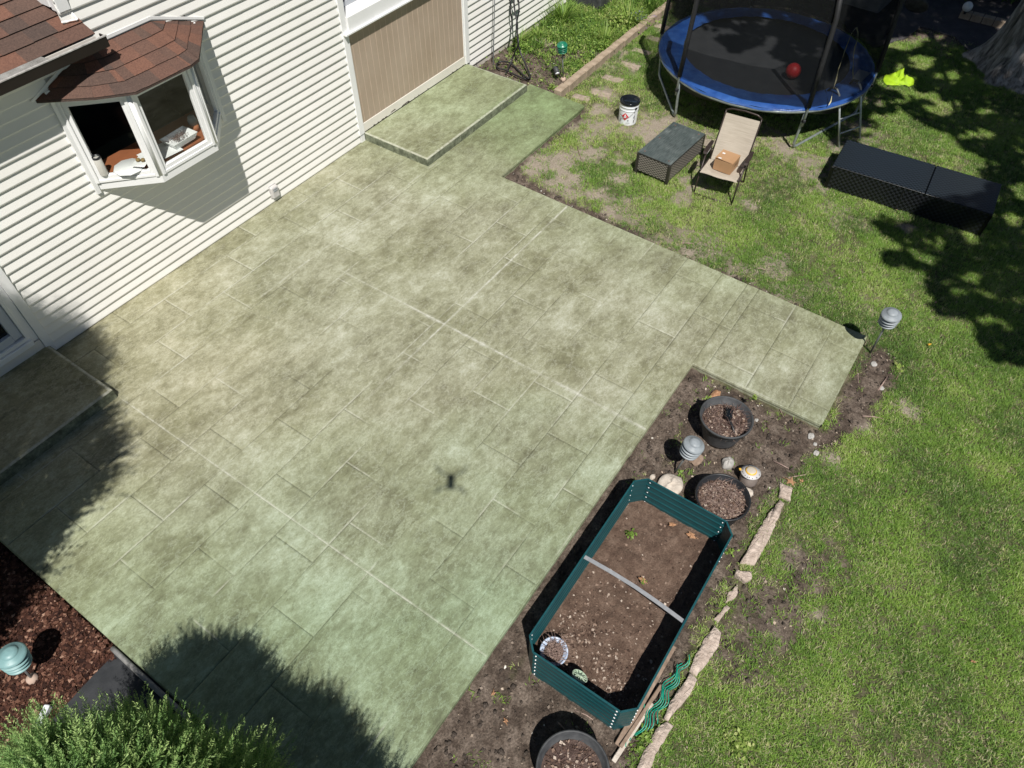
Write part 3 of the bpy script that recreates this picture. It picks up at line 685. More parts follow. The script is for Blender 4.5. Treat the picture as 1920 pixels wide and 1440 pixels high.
# shingled facets
def shingles(mb, e0, e1, r0, r1, rows_, seed, w=(.14, .30), lift=.010, th=.007):
    """facet between the eave e0-e1 and the upper edge r0-r1, laid as tabs"""
    e0, e1, r0, r1 = map(Vector, (e0, e1, r0, r1)); rd = random.Random(seed)
    n_ = (e1-e0).cross((r0+r1)/2-(e0+e1)/2).normalized()
    if n_.z < 0: n_ = -n_
    for k in range(rows_):
        t0 = k/rows_; t1 = min(1.0, (k+1.12)/rows_)
        a0, b0 = e0.lerp(r0, t0), e1.lerp(r1, t0); a1, b1 = e0.lerp(r0, t1), e1.lerp(r1, t1)
        Lw = (b0-a0).length; u = -rd.uniform(0, .2); 
        while u < Lw:
            v = u+rd.uniform(*w); p, q = max(0, u/Lw), min(1, v/Lw); u = v
            if q-p < .005: continue
            tone = rd.choice([.05, .3, .45, .6, .85, .95]) if rd.random() < .75 else rd.random()
            jt = rd.uniform(-.002, .004)
            s0 = n_*(lift+th+rd.uniform(0, .002)); s1 = n_*(.002)
            A, B = a0.lerp(b0, p), a0.lerp(b0, q); C_, D_ = a1.lerp(b1, q), a1.lerp(b1, p)
            dn = (A-D_).normalized()*jt
            A2, B2, C2, D2 = A+s0+dn, B+s0+dn, C_+s1, D_+s1
            mb.quad(A2, B2, C2, D2, tone)
            mb.quad(A2-n_*th, B2-n_*th, B2, A2, 0.0)
    mb.quad(e0, e1, r1, r0, .1)
roof = None
mb = MB()
GE = 7.27; ZE = 2.955; SL = math.tan(R(26.5))
for seg in range(1): shingles(mb, (-4, GE+.03, ZE+.01), (3.56, GE+.03, ZE+.01), (-4, GE+3.03, ZE+.01+3*SL), (3.56, GE+3.03, ZE+.01+3*SL), 21, 5, (.16, .42))
roof = hpart(mb, 'roof', M['shingle'], label='lower roof slope with brown asphalt shingles')
def rpart(mb, name, mat): return mb.build(name, mat, roof)
mb = MB(); mb.bx(-4, 3.60, 7.185, 7.20, 2.865, 2.965); mb.bx(-4, 3.60, 7.20, 7.29, 2.862, 2.872); mb.bx(3.592, 3.604, 7.20, 7.29, 2.872, 2.962); rpart(mb, 'gutter', M['gutter'])
mb = MB(); mb.bx(-4, 3.605, 7.178, 7.198, 2.9655, 2.975); rpart(mb, 'gutter_lip', M['gutter_lip'])
mb = MB(); mb.slab([(-4, 7.20, 2.966), (3.02, 7.20, 2.966), (2.98, 7.315, 2.982), (-4, 7.315, 2.982)], .003); rpart(mb, 'gutter_guard', M['guard'])
mb = MB(); mb.bx(3.0, 3.59, 7.202, 7.288, 2.88, 2.90)
for k in range(90):
    mb.box((rs.uniform(3.02, 3.57), rs.uniform(7.21, 7.28), 2.905), (rs.uniform(.01, .03), rs.uniform(.008, .02), .006), rs.uniform(0, 3), rs.choice([.2, .8]))
rpart(mb, 'gutter_debris', M['twigd'])
mb = MB(); mb.bx(-4, 3.55, 7.291, YW+.004, 2.86, 2.875); mb.bx(-4, 3.55, 7.291, 7.30, 2.876, 2.955); rpart(mb, 'soffit', M['cream'])
mb = MB(); mb.bx(3.41, 3.53, YW-.03, YW+.09, 3.17, 5.3, bev=.004); mb.bx(3.40, 3.449, YW+.09, 10.4, 3.2, 5.3); hpart(mb, 'upper_corner_post', M['white'])
mb = MB(); mb.slab([(3.38, 7.47, 3.095), (3.52, 7.44, 3.08), (3.53, 7.45, 3.087), (3.39, 7.48, 3.102)], .002); mb.slab([(3.52, 7.44, 3.081), (3.535, 7.44, 3.081), (3.535, 7.50, 3.14), (3.52, 7.50, 3.14)], .03); hpart(mb, 'roof_flashing', M['white'])

# bay window -------------------------------------------------------
BA, BB, BC, BD = Vector((2.96, YW)), Vector((3.48, 7.02)), Vector((4.24, 7.02)), Vector((4.73, YW))
bay = hpart(MB().prism([(BA.x-.005, YW+.0), (BB.x-.005, BB.y-.012), (BC.x+.005, BC.y-.012), (BD.x+.005, YW+.0)], 1.45, 1.535), 'bay_window', M['white'])
mb = MB(); mb.prism([(3.0, YW+.15), (3.0, YW), (3.495, 7.05), (4.225, 7.05), (4.69, YW), (4.69, YW+.15)], 2.50, 2.53); mb.build('head_board', M['white'], bay)
mb = MB(); mb.prism([(3.0, YW+.15), (3.0, YW+.01), (3.51, 7.075), (4.21, 7.075), (4.69, YW+.01), (4.69, YW+.15)], 1.536, 1.62); mb.build('seat_board', M['orangewood'], bay)
def sash(p, q, name, tr=.05):
    p = Vector(p); q = Vector(q); d = (q-p).normalized(); n_ = Vector((d.y, -d.x)); Lw = (q-p).length
    ang = math.atan2(d.y, d.x)
    def bb(m_, u0, u1, z0, z1, w0, w1, bev=.0):
        c = p+d*(u0+u1)/2+n_*(w0+w1)/2; m_.box((c.x, c.y, (z0+z1)/2), (u1-u0, w1-w0, z1-z0), ang, 0, bev)
    m1 = MB(); zb, zt = 1.538, 2.50; a = .035
    bb(m1, .0, a, zb, zt, -.045, .03, .004); bb(m1, Lw-a, Lw, zb, zt, -.045, .03, .004); bb(m1, a, Lw-a, zb, zb+.035, -.045, .022, .004); bb(m1, a, Lw-a, zt-.04, zt, -.045, .022)
    b = a+.042
    bb(m1, a+.002, b, zb+.037, zt-.042, -.035, .010, .004); bb(m1, Lw-b, Lw-a-.002, zb+.037, zt-.042, -.035, .010, .004); bb(m1, b, Lw-b, zb+.037, zb+.08, -.035, .010, .004); bb(m1, b, Lw-b, zt-.085, zt-.042, -.035, .010)
    f = m1.build(name, M['white'], bay)
    m2 = MB(); c0, c1 = p+d*(b+.001)-n_*.014, p+d*(Lw-b-.001)-n_*.014
    m2.quad((c0.x, c0.y, zb+.081), (c1.x, c1.y, zb+.081), (c1.x, c1.y, zt-.086), (c0.x, c0.y, zt-.086))
    m2.build('window_pane', M['glass'], bay)
sash(BA+Vector((.03, -.03)), BB+Vector((-.012, .012)), 'window_sash'); sash(BB+Vector((.015, 0)), BC+Vector((-.015, 0)), 'window_sash'); sash(BC+Vector((.012, .012)), BD+Vector((-.03, -.03)), 'window_sash')
for c in (BB, BC): MB().lathe([(.028, 1.537), (.028, 2.50)], (c.x, c.y+.012, 0), 8).build('corner_mullion', M['white'], bay)
MB().bx(BA.x-.028, BA.x+.022, YW-.05, YW+.01, 1.42, 2.60, bev=.003).build('side_casing', M['white'], bay); MB().bx(BD.x-.022, BD.x+.03, YW-.05, YW+.01, 1.42, 2.6, bev=.003).build('side_casing', M['white'], bay)
mb = MB()
e = [(2.83, YW-.012), (3.20, 7.115), (3.52, 6.905), (4.19, 6.895), (4.32, 6.93), (4.88, YW-.012)]
ze = [2.545, 2.53, 2.51, 2.51, 2.51, 2.555]
rr_ = [(3.43, YW-.012, 2.78), (3.45, YW-.012, 2.78), (3.58, YW-.012, 2.78), (4.13, YW-.012, 2.78), (4.27, YW-.012, 2.78), (4.29, YW-.012, 2.775)]
E3 = [(e[i][0], e[i][1], ze[i]) for i in range(6)]
for i in range(5): shingles(mb, E3[i], E3[i+1], rr_[i], rr_[i+1], 4, 20+i, (.14, .26), .006, .006)
for i in range(5): mb.slab([(*e[i], ze[i]+.002), (*e[i+1], ze[i+1]+.002), (*e[i+1], ze[i+1]-.018), (*e[i], ze[i]-.018)], .004, .0)
mb.build('bay_roof', M['shingle'], bay)
mb = MB(); mb.slab([(2.80, YW-.03, 2.555), (3.42, YW-.03, 2.80), (3.42, YW-.03, 2.83), (2.78, YW-.03, 2.575)], .012)
mb.slab([(3.42, YW-.03, 2.80), (4.28, YW-.03, 2.80), (4.28, YW-.03, 2.832), (3.42, YW-.03, 2.832)], .012); mb.slab([(4.28, YW-.03, 2.80), (4.89, YW-.03, 2.58), (4.90, YW-.03, 2.602), (4.28, YW-.03, 2.832)], .012)
mb.build('roof_flashing', M['white'], bay)
mb = MB(); mb.prism([(e[0][0]+.05, YW), (e[1][0]+.04, e[1][1]+.03), (e[2][0], e[2][1]+.03), (e[3][0], e[3][1]+.03), (e[5][0]-.05, YW)], 2.532-.03, 2.505); mb.build('bay_soffit', M['white'], bay)

# things on the bay sill
def lathe_thing(name, label, cat, loc, prof, mat, n=32):
    mb = MB(); mb.lathe(prof, (0, 0, 0), n); o = mb.build(name, mat); o.location = loc; return tag(o, label, cat)
r0 = empty('tumbler', (3.075, 7.40, 1.62), 0, 'tall cream tumbler with a dark rim standing in the left corner of the bay sill', 'tumbler')
MB().lathe([(.038, 0), (.042, .01), (.042, .20), (.040, .205)]).build('cup', M['steelcup'], r0)
MB().lathe([(.043, .2), (.043, .225), (.036, .225), (.034, .19), (.0, .19)]).build('rim', M['black_pl'], r0)
def dish(name, label, loc, sx, sy, h, rz, mat, cat='dish'):
    mb = MB(); V = []
    for (k, z) in ((.78, 0), (1., h), (.94, h), (.72, .012)):
        for (a, b) in ((-1, -1), (1, -1), (1, 1), (-1, 1)): V.append((a*sx/2*k, b*sy/2*k, z))
    F_ = [(3, 2, 1, 0)]+[(r*4+i, r*4+(i+1) % 4, (r+1)*4+(i+1) % 4, (r+1)*4+i) for r in range(3) for i in range(4)]+[(12, 13, 14, 15)]
    mb.add(V, F_); o = mb.build(name, mat); o.location = loc; o.rotation_euler = (0, 0, rz); return tag(o, label, cat)
dish('square_dish', 'square white dish of dried stems by the middle pane', (3.93, 7.185, 1.66), .34, .24, .07, .05, M['ceramic'])
dish('cutting_board', 'flat white tray lying across the sill under the dish', (3.66, 7.20, 1.645), .40, .30, .014, -.1, M['ceramic'], 'tray')
dish('small_plate', 'small white plate with brown fruit behind the corner mullion', (3.42, 7.20, 1.66), .20, .15, .012, .5, M['ceramic'], 'plate')
o = lathe_thing('cotton_cloth', 'white cloth spread on the left of the bay sill', 'cloth', (3.31, 7.30, 1.622), [(.17, 0), (.16, .008), (.0, .014)], M['ceramic'], 9)
for k, (a, b) in enumerate(((3.40, 7.22), (3.43, 7.175))):
    o = MB().blob((0, 0, 0), (.026, .022, .02), k, 8, .05).build('kiwi_fruit', M['potato']); o.location = (a, b, 1.695); tag(o, ['small brown kiwi fruit on the plate, farther from the panes', 'small brown kiwi fruit on the plate, nearer the panes'][k], 'fruit', 'brown fruit on the sill plate')
mb = MB()
for k in range(90):
    a = Vector((rs.gauss(0, .05), rs.gauss(0, .04), rs.uniform(.01, .05))); mb.tube([a, a+Vector((rs.uniform(-.06, .06), rs.uniform(-.06, .06), rs.uniform(0, .05)))], .0016, 4)
o = mb.build('dried_stems', M['twigd']); o.location = (3.93, 7.185, 1.675); tag(o, 'tangle of dried stems heaped in the square white dish', 'stems')
r0 = empty('storage_jar', (4.21, 7.28, 1.62), 0, 'frosted jar half full of orange food at the right end of the sill', 'jar')
MB().lathe([(.05, 0), (.05, .09)]).build('contents', M['terra'], r0); MB().lathe([(.052, .0905), (.052, .14), (.04, .16), (.04, .18), (0, .18)]).build('glass_body', M['jar'], r0)

# exterior vent cover on the siding
r0 = empty('outlet_cover', (5.13, YW-.013, .06), 0, 'grey weatherproof outlet cover low on the siding beside the patio', 'outlet cover')
mb = MB(); mb.box((0, -.005, .11), (.135, .012, .20), 0, 0, .005); mb.build('back_plate', M['outlet'], r0)
mb = MB(); mb.box((0, -.036, .11), (.118, .05, .17), 0, 0, .012); mb.build('hood', M['outlet'], r0)
mb = MB(); mb.box((0, -.064, .135), (.07, .008, .012)); mb.box((0, -.064, .165), (.07, .008, .005)); mb.build('latch', M['light_grey'], r0)

# ================================================================== GARDEN BED AND PLANTERS
def T3(c, ax, ay):                                       # local frame helper -> function (u,v,z) -> world
    return lambda u, v, z: (c[0]+ax[0]*u+ay[0]*v, c[1]+ax[1]*u+ay[1]*v, z)
bed = empty('raised_bed', (2.87, .6, ZG), 0, 'dark teal corrugated metal raised bed filled with brown soil', 'raised bed')
def bp(mb, name, mat, parent=bed, **k):
    o = mb.build(name, mat, parent, **k)
    if parent is bed: o.matrix_parent_inverse = Matrix.Translation((-2.87, -.6, -ZG))
    return o
bx0, bx1, by0, by1, bzt = 1.785, 3.745, .09, 1.072, .43; ch = .095
def corr(a, b, name, mat, rows_=72, amp=.010, period=.086):
    a = Vector(a); b = Vector(b); d = (b-a).normalized(); n_ = Vector((d.y, -d.x)); m = max(2, int((b-a).length/.1)); mb = MB()
    for side, off in ((1, 0), (-1, -.002)):
        V = []; F_ = []
        for i in range(m+1):
            for j in range(rows_+1):
                z = -.11+(bzt+.11)*j/rows_; w_ = -amp*math.exp(-((((bzt-z-.07) % period)-.012)/.0075)**2) if z < bzt-.05 else 0
                q = a+(b-a)*i/m+n_*(w_+off); V.append((q.x, q.y, z))
        for i in range(m):
            for j in range(rows_):
                k = i*(rows_+1)+j; f = (k, k+rows_+1, k+rows_+2, k+1); F_.append(f if side > 0 else f[::-1])
        mb.add(V, F_, 0, True)
    for i in range(m):
        p, q = a+(b-a)*i/m, a+(b-a)*(i+1)/m; c = (p+q)/2
        mb.box((c.x, c.y, bzt+.003), ((q-p).length+.001, .016, .008), math.atan2(d.y, d.x))
    return bp(mb, name, mat)
cs = [(bx0+ch, by0), (bx1-ch, by0), (bx1, by0+ch), (bx1, by1-ch), (bx1-ch, by1), (bx0+ch, by1), (bx0, by1-ch), (bx0, by0+ch)]
for i in range(8):
    a, b = cs[i], cs[(i+1) % 8]
    corr(a, b, 'side_panel' if i % 2 == 0 else 'corner_panel', M['tealm'], amp=.009 if i % 2 == 0 else .002)
for i in range(8):
    a = Vector(cs[i]); b = Vector(cs[(i+1) % 8]); pr2 = Vector(cs[i-1]); d = ((b-a).normalized() if i % 2 == 0 else (a-pr2).normalized()*-1)
    s_ = a+d*.028; n_ = Vector((d.y, -d.x)) if i % 2 == 0 else Vector((-d.y, d.x))
    for k in range(6):
        mb = MB()
        for sgn in (1,):
            c = s_; mb.blob((c.x, c.y, -.035+k*.086), (.0065, .0095, .0058) if i in (0, 4) or i % 2 else (.0095, .0065, .0058), k, 4, 0)
        bp(mb, 'bolt', M['white'])
X_ = np.linspace(bx0+.002, bx1-.002, 110); Y_ = np.linspace(by0+.002, by1-.002, 56); gx, gy = np.meshgrid(X_, Y_)
cd_ = np.minimum.reduce([gx-bx0+gy-by0, bx1-gx+gy-by0, gx-bx0+by1-gy, bx1-gx+by1-gy])-ch
z = .045+(np.abs(fbm(gx, gy, 8, 4, 91)-.5))*.06+(fbm(gx, gy, 2.5, 2, 92)-.5)*.05+(fbm(gx, gy, 26, 2, 93)-.5)*.016-.04*sstep(.35, 0, np.hypot(gx-2.95, gy-.45))
cx_, cy_ = (bx0+bx1)/2, (by0+by1)/2
gx = np.where(cd_ < 0, gx-np.sign(gx-cx_)*(-cd_)*.5, gx); gy = np.where(cd_ < 0, gy-np.sign(gy-cy_)*(-cd_)*.5, gy)
BZ = z; id_ = np.arange(gx.size).reshape(gx.shape)
o = npmesh('soil', np.stack([gx, gy, z], -1).reshape(-1, 3), np.stack([id_[:-1, :-1], id_[:-1, 1:], id_[1:, 1:], id_[1:, :-1]], -1).reshape(-1, 4), M['bed_soil'], bed, smooth=True)
o.matrix_parent_inverse = Matrix.Translation((-2.87, -.6, -ZG))
def bz(x, y): return float(BZ[int(np.clip((y-by0)/(by1-by0)*55, 0, 55)), int(np.clip((x-bx0)/(bx1-bx0)*109, 0, 109))])
mb = MB(); q0, q1 = G(1102, 1048, .41), G(1280, 1165, .41); q0.y = 1.068; q1.y = .094; pts = [q0.lerp(q1, t)+Vector((.03*math.sin(math.pi*t), 0, -.012*math.sin(math.pi*t))) for t in (0, .25, .5, .75, 1)]
for a, b in zip(pts[:-1], pts[1:]): mb.slab([(a.x-.018, a.y, a.z), (b.x-.018, b.y, b.z), (b.x+.018, b.y, b.z), (a.x+.018, a.y, a.z)][::-1], .006)
bp(mb, 'cross_brace', M['zinc'])

def chips(name, pts, mat, size=(.008, .028), label=None, kind='stuff', parent=None, flat=.25, th=.2, seed=1, group=None):
    rd = random.Random(seed); V = []; F_ = []; tn = []
    for (x, y, z) in pts:
        L_ = rd.uniform(*size); W = L_*rd.uniform(th, .9); a = rd.uniform(0, 6.28); t = rd.uniform(-.5, .5); b = len(V)
        ux, uy = math.cos(a), math.sin(a); tz = math.sin(t)*flat*L_
        for (s1, s2) in ((-1, -.6), (.2, -1), (1, .3), (-.3, 1)):
            V.append((x+ux*L_/2*s1-uy*W/2*s2, y+uy*L_/2*s1+ux*W/2*s2, z+.004+tz*s1+abs(s2)*flat*W*.5)); tn.append(rd.random())
        F_.append((b, b+1, b+2, b+3)); tn[-4:] = [tn[-1]**1.5]*4
    o = npmesh(name, V, F_, mat, parent, attrs=dict(tone=tn)); 
    if kind: o['kind'] = kind
    if label: o['label'] = label
    return o
def tonemat(name, stops, rough=.9):
    n = NT(name); return n.fin(n.ramp(n.attr('tone'), stops), rough, 0, None, .2)
M['chips'] = tonemat('litter_chips', [(0., (.045, .027, .02)), (.3, (.13, .082, .06)), (.7, (.27, .19, .145)), (1., (.50, .42, .35))])
M['clod'] = soil_mat('clod_earth', (.045, .036, .030), (.085, .068, .056), (.17, .14, .12))
M['mulch'] = tonemat('mulch_chips', [(0., (.020, .009, .007)), (.6, (.085, .036, .024)), (.9, (.18, .09, .06)), (1., (.40, .25, .18))])
M['pebble'] = tonemat('crumbs', [(0., (.04, .032, .026)), (.55, (.12, .095, .075)), (.8, (.26, .21, .17)), (.93, (.42, .33, .25)), (1., (.68, .66, .60))])
pts = []
for _ in range(5200):
    x, y = random.uniform(bx0+.05, bx1-.05), random.uniform(by0+.05, by1-.05)
    w_ = sstep(2.9, 1.9, np.array(x))*.5+.10+.6*(math.hypot(x-2.3, y-.85) < .18)+.8*(math.hypot(x-2.02, y-.38) < .15)
    if random.random() < w_: pts.append((x, y, bz(x, y)))
o = chips('leaf_litter', pts, M['chips'], (.006, .032), seed=4, parent=bed); o.matrix_parent_inverse = Matrix.Translation((-2.87, -.6, -ZG))

def twigs(name, c, r, n_, L_, h, mat, parent, seed, rad=.0018):
    rd = random.Random(seed); mb = MB()
    for _ in range(n_):
        a = rd.uniform(0, 6.28); q = r*math.sqrt(rd.random()); p = Vector((c[0]+q*math.cos(a), c[1]+q*math.sin(a), c[2]+rd.uniform(0, h*.5)))
        b = rd.uniform(0, 6.28); l = rd.uniform(.3, 1)*L_; mid = p+Vector((math.cos(b), math.sin(b), rd.uniform(-.2, .5)))*l/2+Vector((0, 0, h*rd.uniform(0, .4)))
        e_ = mid+Vector((math.cos(b+rd.uniform(-.8, .8)), math.sin(b+rd.uniform(-.8, .8)), rd.uniform(-.4, .4)))*l/2
        mb.tube([p, mid, e_], [rad, rad*.9, rad*.4], 3, False)
    o = mb.build(name, mat, parent); o['kind'] = 'stuff'; return o
def planter(loc, rt, rb, h, label, soil_h, mat, seed, ntw, nch, tw=M['twig'], tilt=(0, 0)):
    root = empty('planter', (loc[0], loc[1], loc[2]), 0, label, 'planter'); root.rotation_euler = (tilt[0], tilt[1], 0)
    rm = lambda z: rb+(rt-rb)*(z/h); p_ = [(rb, 0)]
    for k in range(1, 9): z = h*k/10; p_ += [(rm(z), z), (rm(z)+.0025, z+.006), (rm(z)+.001, z+.014)]
    p_ += [(rt, h-.03), (rt+.013, h-.028), (rt+.014, h), (rt+.004, h+.004), (rt-.004, h-.002), (rm(soil_h)-.008, soil_h-.03)]
    MB().lathe(p_, (0, 0, 0), 48).build('pot', mat, root)
    rs_ = rm(soil_h)-.004; V = [(0, 0, soil_h+.02)]; F_ = []
    rd = random.Random(seed)
    mb = MB(); rings = 9; seg = 40
    for i in range(1, rings+1):
        for k in range(seg):
            q = rs_*i/rings; a = 2*math.pi*k/seg; x, y = q*math.cos(a), q*math.sin(a)
            V.append((x, y, soil_h+.03*(float(fbm(np.array(x+seed), np.array(y), 16, 3, 5))-.5)+.018*(1-i/rings)))
    for k in range(seg): F_.append((0, 1+k, 1+(k+1) % seg))
    for i in range(rings-1):
        for k in range(seg): F_.append((1+i*seg+k, 1+(i+1)*seg+k, 1+(i+1)*seg+(k+1) % seg, 1+i*seg+(k+1) % seg))
    mb.add(V, F_, 0, True); mb.build('soil', M['pot_soil'], root)
    if nch:
        pts = []
        for _ in range(nch):
            q = rs_*.95*math.sqrt(rd.random()); a = rd.uniform(0, 6.28); pts.append((q*math.cos(a), q*math.sin(a), soil_h+.015))
        chips('leaf_litter', pts, M['chips'], (.010, .036), parent=root, seed=seed)
    if ntw: twigs('twigs', (0, 0, soil_h+.01), rs_*.85, ntw, .14, .05, tw, root, seed)
    return root
pA = planter((5.0, .69, ZG), .262, .185, .33, 'round charcoal planter with dead twigs and a fallen black lamp, by the patio notch', .235, M['grey_pl'], 5, 150, 420)
pB = planter((4.115, .33, ZG), .248, .19, .30, 'round charcoal planter full of pale dead stems touching the raised bed corner', .225, M['black_pl'], 6, 330, 900)
pC = planter((1.275, .285, ZG), .262, .19, .37, 'large charcoal planter of bare soil at the near end of the raised bed', .25, M['grey_pl'], 7, 25, 260, M['twigd'])
twd = twigs('branching_stems', (.05, -.05, .21), .16, 60, .2, .16, M['twigd'], pA, 15, .0022)
# the small potted things in the raised bed
rt = empty('small_pot', (1.975, .895, .07), 0, 'small blue and white rimmed pot of dry grass inside the raised bed', 'pot'); rt.rotation_euler = (.12, -.1, 0)
MB().lathe([(.075, 0), (.108, .12), (.118, .122), (.118, .135), (.106, .135), (.10, .10)], (0, 0, 0), 36).build('pot', M['bluepot'], rt)
MB().lathe([(.098, .095), (.05, .11), (0, .115)], (0, 0, 0), 24).build('soil', M['bed_soil'], rt)
twigs('dry_grass', (0, 0, .12), .080, 150, .13, .06, M['twig'], rt, 9, .0024)
rg_ = G(1081, 1277, .26); rt = empty('round_grille', (max(rg_.x, 1.90), rg_.y, .24), 0, 'small pale green wheel shaped plastic grille at the near wall of the bed', 'grille'); rt.rotation_euler = (.1, .7, 0)
mb = MB(); N_ = 28
mb.tube([(.065*math.cos(2*math.pi*k/N_), .065*math.sin(2*math.pi*k/N_), 0) for k in range(N_)], .005, 6, closed=True); M['pgreen'] = pm('pale_green_plastic', (.38, .50, .36), (.5, .6, .46), 9, .5)
mb.build('rim', M['pgreen'], rt)
for k in range(5): a = math.pi*k/5; MB().tube([(.062*math.cos(a), .062*math.sin(a), 0), (-.062*math.cos(a), -.062*math.sin(a), 0)], .0035, 5).build('spoke', M['pgreen'], rt)
MB().lathe([(.062, -.03), (.064, -.004), (.058, -.004), (.05, -.03)]).build('cup', M['pgreen'], rt)
# fallen black lamp in planter A
rt = empty('fallen_lamp', (5.0, .67, .195), .3, 'black spot lamp with a finned head lying across the twigs of the planter', 'lamp')
Mx = Matrix.Rotation(R(90), 4, 'Y')
mb = MB().lathe([(.036, -.05), (.04, -.045), (.04, .05), (.03, .055)], (.06, .0, .03), 18, Mx)
mb.build('lamp_head', M['lid_black'], rt)
mb = MB()
for k in range(4): mb.box((.125, -.03+k*.02, .03), (.045, .006, .06))
mb.box((.10, 0, .03), (.012, .075, .06)); mb.build('fins', M['black_pl'], rt)
mb = MB().tube([(.02, .0, .02), (-.04, -.05, .0), (-.13, -.09, .0)], [.018, .014, .008], 8); mb.build('stake', M['black_pl'], rt)

# ---------------------------------------------------------------- stones, edging, bits
def outcrop(name, poly, z0, z1, mat, label, cat, group=None, seed=0, inset=.86):
    rd = random.Random(seed); n_ = len(poly); cx_ = sum(p[0] for p in poly)/n_; cy_ = sum(p[1] for p in poly)/n_
    P_ = []
    for i in range(n_):
        a = Vector(poly[i]); b = Vector(poly[(i+1) % n_]); m = max(1, int((b-a).length/.035))
        for k in range(m): q = a.lerp(b, k/m); P_.append((q.x+rd.uniform(-.006, .006), q.y+rd.uniform(-.006, .006)))
    mb = MB(); m = len(P_); V = []; F_ = []
    for (s_, z) in ((1.02, z0), (1., z0+(z1-z0)*.6), (.985, z1-.010), (.94, z1), (.45, z1+.002)):
        for (x, y) in P_: V.append((cx_+(x-cx_)*s_, cy_+(y-cy_)*s_, z+rd.uniform(-.006, .006)*(z > z0)))
    for r_ in range(4):
        for i in range(m): F_.append((r_*m+i, r_*m+(i+1) % m, (r_+1)*m+(i+1) % m, (r_+1)*m+i))
    V.append((cx_, cy_, z1+.004)); c_ = len(V)-1
    for i in range(m): F_.append((4*m+i, 4*m+(i+1) % m, c_))
    if sum((P_[i][0]*P_[(i+1) % m][1]-P_[(i+1) % m][0]*P_[i][1]) for i in range(m)) < 0: F_ = [f[::-1] for f in F_]
    mb.add([(x-cx_, y-cy_, z-ZG) for x, y, z in V], F_, 0, True); o = mb.build(name, mat); o.location = (cx_, cy_, ZG)
    return tag(o, label, cat, group)
Z2 = lambda pts: [(960+x/2.571, 880+y/2.571) for x, y in pts]
eds = [([(1300, 60), (1345, 90), (1335, 150), (1298, 128)], 'short edging stone beside the dead leaf at the far end of the row'),
       ([(1285, 145), (1300, 165), (1275, 230), (1235, 330), (1180, 455), (1118, 445), (1150, 380), (1190, 300), (1240, 200)], 'long pale edging stone level with the round planter of dead stems'),
       ([(1090, 485), (1145, 495), (1150, 525), (1120, 540), (1085, 505)], 'small broken edging stone below the long one near the bed corner'),
       ([(1085, 550), (1078, 610), (1038, 640), (1052, 590)], 'thin half buried edging stone beside bare soil'),
       ([(1030, 648), (1044, 662), (1004, 728), (988, 716)], 'narrow sliver of edging stone in the gap beside bare soil'),
       ([(970, 755), (1000, 790), (985, 850), (940, 925), (900, 990), (868, 975), (890, 910), (930, 820)], 'long pale edging stone beside the green wire stakes'),
       ([(850, 985), (885, 1010), (860, 1070), (820, 1125), (790, 1170), (765, 1210), (743, 1195), (775, 1120), (820, 1030)], 'notched edging stone just below the long one by the stakes'),
       ([(738, 1212), (765, 1235), (735, 1290), (700, 1350), (680, 1420), (650, 1500), (590, 1500), (640, 1370), (675, 1310), (690, 1250)], 'rough edging stone at the bottom edge of the photo')]
for i, (p, lb) in enumerate(eds):
    cxp = sum(q[0] for q in p)/len(p); cyp = sum(q[1] for q in p)/len(p); p = [(cxp+(q[0]-cxp)*1.10+6*(1 if q[0] > cxp else -1), cyp+(q[1]-cyp)*1.03) for q in p]
    outcrop('edging_stone', PX(Z2(p), -.03), ZG-.06, -.030 if i not in (3, 4) else -.045, M['edging'], lb, 'edging stone', 'pale stones edging the soil bed', i)
for i, (a, b, lx, ly, rz) in enumerate(((1090, 184, .14, .30, .1), (1126, 176, .18, .38, .12), (1149, 149, .16, .36, .08), (1181, 124, .17, .38, .1), (1203, 98, .15, .36, .08), (1229, 75, .17, .36, .05), (1243, 52, .16, .34, .05))):
    c = G(a, b, ZG); q = [(-1, -1), (1, -1), (1, 1), (-1, 1)]; po = [(c.x+x*lx/2*math.cos(rz)-y*ly/2*math.sin(rz), c.y+x*lx/2*math.sin(rz)+y*ly/2*math.cos(rz)) for x, y in q]
    outcrop('stepping_stone', po, ZG-.05, ZG+.022, M['paver'], ['worn stepping stone nearest the patio slab, half covered by soil', 'stepping stone behind the white pail', 'second stepping stone beyond the white pail', 'third stepping stone beyond the white pail', 'fourth stepping stone beyond the white pail', 'shaded stepping stone beside the trampoline edge, nearer one', 'farthest stepping stone, in the trampoline shade'][i], 'stepping stone', 'stepping stones along the block edging', 30+i)
for i, (a, b, lx, ly) in enumerate(((1020, 78, .32, .42), (1092, 96, .22, .34), (985, 60, .25, .35))):
    c = G(a, b, ZG); outcrop('flagstone', [(c.x+x*lx/2, c.y+y*ly/2) for x, y in ((-1, -.8), (.7, -1), (1, .9), (-.6, 1))], ZG-.05, ZG+.03, M['paver'], ['broken flagstone among the weeds left of the green lamp', 'flagstone among weeds right of the green lamp', 'flagstone near the house wall under the cables'][i], 'flagstone', None, 50+i)
x = 9.86; k = 0
nb_ = 15
for k in range(nb_):
    L_ = rs.uniform(.255, .285); o = MB().box((0, 0, .075), (L_, .135+rs.uniform(-.008, .006), .15+rs.uniform(-.006, .006)), rs.uniform(-.03, .03), 0, .012).build('edging_block', M['block'])
    o.location = (x+L_/2, 5.80+rs.uniform(-.008, .008), ZG-.01); x += L_+.006
    tag(o, 'tan edging block, '+('the exposed near end of the row by the soil' if k == 0 else ['second', 'third', 'fourth', 'fifth', 'sixth', 'seventh', 'eighth', 'ninth', 'tenth', 'eleventh', 'twelfth', 'thirteenth', 'fourteenth', 'last and farthest'][k-1]+' from the near end of the row'), 'edging block', 'tan blocks edging the garden bed')
